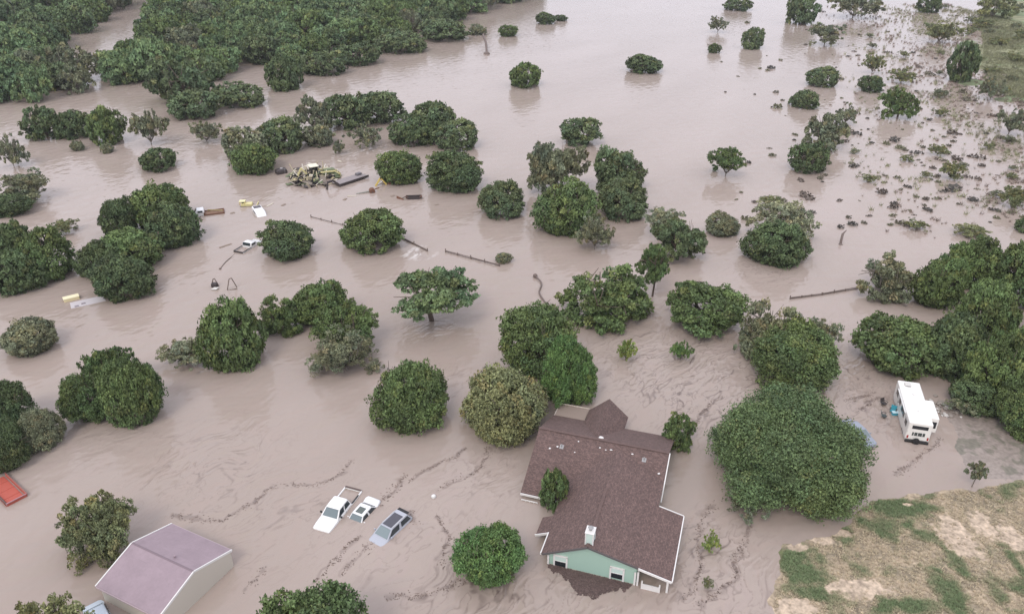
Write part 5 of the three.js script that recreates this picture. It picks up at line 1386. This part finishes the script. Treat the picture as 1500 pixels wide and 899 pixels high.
{ const t = thing('rusty_flatbed', 'white cab truck with a rusty flatbed beside the juniper row', 'truck', [-54.3, -0.85, -130.6], 0.35);
  part('cab', loft([[-3.1, 0.7, 0.6, 1.2], [-2.9, 0.9, 0.5, 1.35], [-2.0, 0.95, 0.5, 1.45], [-1.6, 0.9, 0.5, 1.9], [-0.5, 0.9, 0.5, 1.92], [-0.35, 0.88, 0.5, 1.5]]), truckWhite, t); part('windscreen', slab([[-2.0, 1.5, -0.75], [-2.0, 1.5, 0.75], [-1.62, 1.93, 0.68], [-1.62, 1.93, -0.68]], 0.02), carGlass, t); for (const s of [-1, 1]) part('side_window', box(-1.05, 1.62, s * 0.9, 0.8, 0.36, 0.05, 0, 0.015), carGlass, t);
  part('bed_frame', [box(1.2, 0.95, 1.0, 3.4, 0.3, 0.14), box(1.2, 0.95, -1.0, 3.4, 0.3, 0.14), box(-0.4, 1.1, 0, 0.14, 0.6, 2.1), box(2.9, 0.95, 0, 0.14, 0.3, 2.1)], rust, t); for (let i = 0; i < 6; i++) part('deck_plank', box(1.25, 0.92, -0.83 + i * 0.33, 3.1, 0.06, 0.3), i % 2 ? mat(0.22, 0.12, 0.08, 0.9) : mat(0.3, 0.2, 0.14, 0.9), t);
  part('load_bar', beam([0.2, 1.2, -0.8], [2.7, 1.35, 0.7], 0.16, 0.18), mat(0.35, 0.28, 0.14, 0.8), t); wheels(t, [-2.3, 1.9], 0.95, 0.42, 0.42); }
{ const t = thing('yellow_dozer', 'small pale yellow machine nearly under beside the white van', 'machine', [-48.2, -0.65, -134.7], 0.1);
  part('body', box(-0.2, 0.75, 0, 2.0, 0.7, 1.1, 0, 0.1), paleYellow, t); part('canopy', box(-0.9, 1.5, 0, 1.1, 0.1, 1.1, 0, 0.04), mat(0.72, 0.68, 0.4, 0.5), t); for (const s of [-1, 1]) { part('canopy_post', box(-1.35, 1.2, s * 0.5, 0.08, 0.65, 0.08), yellow, t); part('canopy_post', box(-0.45, 1.2, s * 0.5, 0.08, 0.65, 0.08), yellow, t); part('track', box(-0.2, 0.4, s * 0.75, 2.4, 0.6, 0.35, 0, 0.2), darkSteel, t); } part('blade', slab([[1.7, 1.0, -1], [1.7, 1.0, 1], [1.55, 0.3, 1], [1.55, 0.3, -1]], 0.1), paleYellow, t); part('seat', box(-0.8, 1.18, 0, 0.4, 0.2, 0.4, 0, 0.05), olive, t); }
{ const t = thing('white_van', 'white van roof with dark glass tipped in the flood near the yellow machine', 'van', [-45.0, -1.0, -130.7], Math.atan2(-0.85, 0.5));
  t.rotation.z = -0.08; part('body', loft([[1.9, 0.7, 0.4, 1.1], [1.7, 0.85, 0.35, 1.3], [0.9, 0.88, 0.3, 1.75], [-1.8, 0.86, 0.3, 1.78], [-1.95, 0.75, 0.4, 1.6]]), truckWhite, t); part('rear_window', box(-1.2, 1.66, 0, 1.0, 0.3, 1.3, 0, 0.08), mat(0.06, 0.05, 0.055, 0.2), t); for (const s of [-1, 1]) part('side_window', box(0, 1.4, s * 0.85, 1.6, 0.36, 0.06, 0, 0.02), carGlass, t); wheels(t, [1.2, -1.2], 0.86, 0.33, 0.33); }
{ const t = thing('sunken_pickup', 'white pickup with dark ring of bed rails under the square juniper', 'truck', [-42.5, -0.95, -116.6], Math.atan2(0.93, 0.36));
  part('cab', loft([[2.2, 0.8, 0.5, 1.05], [2.0, 0.92, 0.4, 1.2], [0.9, 0.94, 0.4, 1.28], [0.4, 0.88, 0.4, 1.78], [-0.7, 0.88, 0.4, 1.8], [-0.85, 0.86, 0.4, 1.4]]), truckWhite, t); part('rear_window', slab([[-0.72, 1.78, -0.7], [-0.72, 1.78, 0.7], [-0.9, 1.35, 0.75], [-0.9, 1.35, -0.75]], 0.02), carGlass, t); for (const s of [-1, 1]) { part('side_window', box(-0.1, 1.5, s * 0.87, 0.9, 0.36, 0.05, 0, 0.015), carGlass, t); part('bed_rail', box(-1.9, 1.15, s * 0.9, 2.1, 0.12, 0.12, 0, 0.04), darkSteel, t); part('bed_side', box(-1.9, 0.8, s * 0.9, 2.1, 0.6, 0.08), truckWhite, t); } part('tailgate', box(-2.95, 0.95, 0, 0.12, 0.55, 1.8, 0, 0.04), darkSteel, t); wheels(t, [1.4, -1.7], 0.94, 0.4, 0.4); }
function frame(label, x, z, turn, s) { const t = thing('bent_frame', label, 'frame', [x, -0.15, z], turn), m = mat(0.17, 0.13, 0.11, 0.8); part('post', bar([-s * 0.7, 0, 0.3], [-s * 0.15, 1.7 * s, 0], 0.07), m, t); part('post', bar([s * 0.75, 0, -0.2], [s * 0.2, 1.8 * s, 0], 0.07), m, t); part('top_bar', bar([-s * 0.15, 1.7 * s, 0], [s * 0.2, 1.8 * s, 0], 0.07), m, t); part('brace', bar([-s * 0.7, 0.1, 0.3], [s * 0.7, 0.25, 0.5], 0.06), m, t); return t; }
frame('tall bent metal frame rising from the water near the curved trees', -40.7, -101.4, 0.4, 1);
{ const t = frame('short bent metal frame with a dark box beside the taller frame', -43.4, -102.2, -0.3, 0.75); part('box', box(0.1, 0.45, 0.2, 0.8, 0.6, 0.6, 0.3, 0.04), darkSteel, t); part('plate', slab([[0.3, 0.3, 0.6], [1.1, 0.35, 0.5], [1.0, 0.3, 1.2], [0.2, 0.25, 1.3]], 0.06), mat(0.6, 0.58, 0.54, 0.6), t); }
{ const t = thing('floating_box', 'cream rectangular box floating beside the juniper bank', 'box', [-62.3, -0.25, -98.0], 0.62); part('tub', box(0, 0.3, 0, 2.0, 0.7, 0.95, 0, 0.06), mat(0.72, 0.63, 0.38, 0.6), t); part('lid', box(0, 0.68, 0, 2.06, 0.1, 1.0, 0, 0.04), mat(0.8, 0.74, 0.5, 0.6), t); part('end_handle', box(1.06, 0.45, 0, 0.08, 0.15, 0.4, 0, 0.03), darkSteel, t); }
{ const t = thing('sunken_deck', 'pale flat panel just under the surface beside the cream box', 'panel', V3(-59.66, -97.28, -0.02), 0.55); part('sheet', box(0, 0.02, 0, 4.4, 0.06, 2.0, 0, 0.02), mat(0.5, 0.47, 0.48, 0.6), t); part('cleat', box(-0.6, 0.1, 0.3, 0.5, 0.12, 0.3, 0, 0.03), mat(0.28, 0.25, 0.27, 0.7), t); part('cleat', box(-1.5, 0.1, 0.7, 0.5, 0.12, 0.3, 0, 0.03), mat(0.28, 0.25, 0.27, 0.7), t); }
{ // orange skip
  const t = thing('orange_skip', 'orange open topped metal skip half sunk below the dark trees', 'skip', [-49.1, -0.5, -58.4], -0.67), m = mat(0.43, 0.095, 0.065, 0.7), d = mat(0.12, 0.05, 0.04, 0.8);
  t.scale.set(0.85, 1, 0.85);
  part('floor', box(0, 0.56, 0, 5.6, 0.06, 1.7), m, t); part('side_wall', slab([[-2.8, 0.2, 0.95], [2.8, 0.2, 0.95], [2.8, 0.82, 1.1], [-2.8, 0.82, 1.1]], 0.08), m, t); part('side_wall', slab([[-2.8, 0.2, -0.95], [2.8, 0.2, -0.95], [2.8, 0.82, -1.1], [-2.8, 0.82, -1.1]], 0.08), m, t); part('end_wall', box(2.8, 0.5, 0, 0.08, 0.62, 2.0), m, t);
  part('top_rail', box(0, 0.84, 1.12, 5.7, 0.1, 0.12, 0, 0.03), d, t); part('top_rail', box(0, 0.84, -1.12, 5.7, 0.1, 0.12, 0, 0.03), mat(0.3, 0.12, 0.1, 0.8), t); part('end_rail', box(2.86, 0.84, 0, 0.12, 0.1, 2.2, 0, 0.03), mat(0.4, 0.22, 0.24, 0.7), t); for (const x of [-1.6, 0, 1.5]) part('rib', box(x, 0.6, 0, 0.14, 0.06, 1.7, 0, 0.02), m, t);
}
{ const t = thing('floating_ball', 'small white ball drifting past the silver crossover', 'ball', [-7.54, -0.06, -57.52]); part('shell', new THREE.SphereGeometry(0.24, 18, 12).translate(0, 0.12, 0), white, t); part('seam', new THREE.TorusGeometry(0.24, 0.012, 6, 28).rotateX(1.2).translate(0, 0.12, 0), grey, t); }

{ // loose boards adrift among the machines
  const R = rngOf(88), spots = [[-50.61, -162.06], [-43.34, -148.99], [-31.05, -137.60], [-30.10, -139.40], [-22.42, -139.40], [-49.83, -130.79], [-44.23, -134.81], [-56.25, -125.12], [-41.74, -134.81], [-36.43, -160.20], [-46.46, -116.52], [-55.74, -112.57], [-36.33, -125.12], [-13.71, -134.81]];
  spots.forEach(([x, z], i) => { const L = 0.8 + 1.4 * R(), m = new THREE.Mesh(new THREE.BoxGeometry(L, 0.08, 0.22 + 0.3 * R()), i % 3 ? mat(0.24, 0.19, 0.15, 0.9) : mat(0.5, 0.46, 0.38, 0.8)); m.name = numbered('floating_plank'); m.position.set(x, 0.03, z); m.rotation.set((R() - 0.5) * 0.1, R() * 3, (R() - 0.5) * 0.12); m.castShadow = m.receiveShadow = true; scene.add(tag(m, i % 3 ? 'dark loose board adrift among the sunken machinery' : 'pale loose board adrift among the sunken machinery', 'board', 'loose boards adrift')); });
}
{ // drowned stubble of fine stems across the weedy shallows, thickest towards the grassy rise
  const R = rngOf(99), pos = []; for (let i = 0; i < 7; i++) { const a = R() * 6.28, q = 0.35 * R(), l = 0.35 + 0.55 * R(), lx = Math.cos(a) * l * 0.6, lz = Math.sin(a) * l * 0.6, ox = Math.cos(a * 3) * q, oz = Math.sin(a * 3) * q, b = 0.05; pos.push(ox - b, -0.05, oz, ox + b, -0.05, oz + b, ox + lx, l, oz + lz); }
  const g = new THREE.BufferGeometry(); g.setAttribute('position', new THREE.Float32BufferAttribute(pos, 3)); g.computeVertexNormals();
  const spots = []; for (let i = 0; i < 700000 && spots.length < 30000; i++) { const z = -400 + R() * 285, x = 20 + R() * 190, k = x / (46 - z * 1.0); const d = smooth(0.3, 0.7, k) * smooth(-112, -150, z) * (0.15 + 0.85 * smooth(0.42, 0.62, fbm(x * 0.11, z * 0.075, 29, 4))); if (R() < d * 0.6 || (k > 0.5 && R() < 0.8 && inPoly(x, z, riseEdge))) spots.push([x, z]); }
  const im = new THREE.InstancedMesh(g, mat(1, 1, 1, 0.9, { side: THREE.DoubleSide }), spots.length), M = new THREE.Matrix4(), q = new THREE.Quaternion(), c = new THREE.Color(), up = new THREE.Vector3(0, 1, 0);
  spots.forEach(([x, z], i) => { const s = 0.45 + 0.9 * R(), o = fbm(x * 0.05, z * 0.05, 17, 2) + 0.25 * (R() - 0.5), t = 0.7 + 0.6 * R(); M.compose(new THREE.Vector3(x, inPoly(x, z, riseEdge) ? 0.45 : 0, z), q.setFromAxisAngle(up, R() * 6.28), new THREE.Vector3(s * 1.3, s, s * 1.3)); im.setMatrixAt(i, M); im.setColorAt(i, inPoly(x, z, riseEdge) || o > 0.5 ? c.setRGB(0.23 * t, 0.235 * t, 0.14 * t) : c.setRGB(0.22 * t, 0.17 * t, 0.14 * t)); });
  im.name = 'stubble'; im.userData = { label: 'fine brown and olive stubble rising out of the weedy shallows', category: 'stubble', kind: 'stuff' }; im.castShadow = im.receiveShadow = true; scene.add(im);
}
{ // twigs and bark drifting along the silt and wake lines
  const R = rngOf(123), im = new THREE.InstancedMesh(new THREE.BoxGeometry(1, 1, 1), mat(1, 1, 1, 0.95), 2000), M = new THREE.Matrix4(), q = new THREE.Quaternion(), c = new THREE.Color(), L = segs.map(s => Math.hypot(s[2] - s[0], s[3] - s[1])), sum = L.reduce((a, b) => a + b);
  for (let i = 0; i < 2000; i++) {
    let t = R() * sum, k = 0; while (t > L[k]) t -= L[k++]; const s = segs[k], u = t / L[k]; let x = s[0] + (s[2] - s[0]) * u, z = s[1] + (s[3] - s[1]) * u;
    x -= 3.2 * (fbm(x * 0.16, z * 0.16, 91, 3) - 0.5); z -= 3.2 * (fbm(x * 0.16, z * 0.16, 131, 3) - 0.5);
    const sp = 0.12 + 0.9 * Math.pow(fbm(x * 0.8, z * 0.8, 37, 2), 2); x += (R() + R() + R() - 1.5) * sp; z += (R() + R() + R() - 1.5) * sp;
    M.compose(new THREE.Vector3(x, 0.008, z), q.setFromEuler(new THREE.Euler(0, R() * 6.28, 0)), new THREE.Vector3(0.06 + 0.22 * R() * R(), 0.02, 0.03 + 0.05 * R())); im.setMatrixAt(i, M); const v = 0.6 + 0.8 * R(); im.setColorAt(i, c.setRGB(0.17 * v, 0.128 * v, 0.105 * v));
  }
  im.name = 'drift_litter'; im.userData = { label: 'thin lines of twigs and bark drifting on the floodwater', category: 'debris', kind: 'stuff' }; im.castShadow = im.receiveShadow = true; scene.add(im);
}

// ------------------------------------------------------------------ drowned fences, snags
function fence(label, pts, posts, rails, m) {
  const [x0, z0] = pts[0], t = thing('drowned_fence', label, 'fence', [x0, 0, z0]), R = rngOf(Math.round(Math.abs(x0 * 10)) + 3);
  for (let s = 0; s + 1 < pts.length; s++) {
    const [ax, az] = pts[s], [bx, bz] = pts[s + 1], L = Math.hypot(bx - ax, bz - az), n = Math.max(1, Math.round(L / posts));
    for (const y of rails) part('rail', bar([ax - x0, y, az - z0], [bx - x0, y + (R() - 0.5) * 0.1, bz - z0], 0.07, 0.06, 6), m, t);
    for (let i = 0; i <= n; i++) { const k = i / n, x = ax + (bx - ax) * k - x0, z = az + (bz - az) * k - z0; part('post', bar([x, -1.1, z], [x + (R() - 0.5) * 0.2, 0.35 + 0.3 * R(), z], 0.09, 0.08, 7), m, t); }
  }
}
const fenceWood = mat(0.16, 0.125, 0.11, 0.9);
fence('short drowned fence leading into the round juniper', [[-35.41, -128.86], [-29.06, -125.12]], 2.2, [0.12], fenceWood);
fence('drowned fence slanting from round juniper to the foam', [[-18.56, -119.84], [-13.51, -114.39]], 3, [0.1, 0.25], fenceWood);
fence('long drowned fence ending at a tiny bush', [[-10.66, -114.13], [-6.41, -111.56], [-1.99, -108.83]], 2.4, [0.12, 0.26], fenceWood);
fence('drowned fence joining the motorhome wood', [[39.39, -98.10], [44.36, -99.35], [50.08, -101.27]], 1.9, [0.1, 0.24], fenceWood);
function snag(label, pts, r, name = 'driftwood_snag') { const [x0, , z0] = pts[0], t = thing(name, label, 'driftwood', [x0, 0, z0]); const P = pts.map(p => new THREE.Vector3(p[0] - x0, p[1], p[2] - z0)); part('stem', new THREE.TubeGeometry(new THREE.CatmullRomCurve3(P), 24, r, 7), fenceWood, t); const e = P[P.length - 1]; part('twig', bar(e.toArray(), [e.x + 0.6, e.y + 0.5, e.z - 0.3], r * 0.7, r * 0.3, 6), fenceWood, t); part('root_ball', new THREE.IcosahedronGeometry(r * 3.2, 1).translate(P[0].x, P[0].y, P[0].z), fenceWood, t); }
snag('curved driftwood stem behind the broad spreading tree', [V3(3.46, -105.06, 0.25), V3(4.31, -102.80, 0.2), V3(3.91, -99.77, 0.2), V3(4.76, -96.47, 0.15)], 0.11);
snag('upright dead snag leaning alone in the open channel', [V3(-8.62, -276.73, -0.4), V3(-9.03, -282.85, 2.2), V3(-10.32, -293.18, 3.6)], 0.4);
snag('short dark stump standing before the weedy shallows', [V3(53.52, -117.06, -0.5), V3(53.72, -117.61, 0.6), V3(54.14, -118.44, 1.3)], 0.2);
snag('thin drifting branch beside the sunken pickup ring', [V3(-44.52, -107.87, 0.02), V3(-44.47, -110.30, 0.06), V3(-44.17, -112.06, 0.05)], 0.06);
shade(scene);
renderer.render(scene, camera);
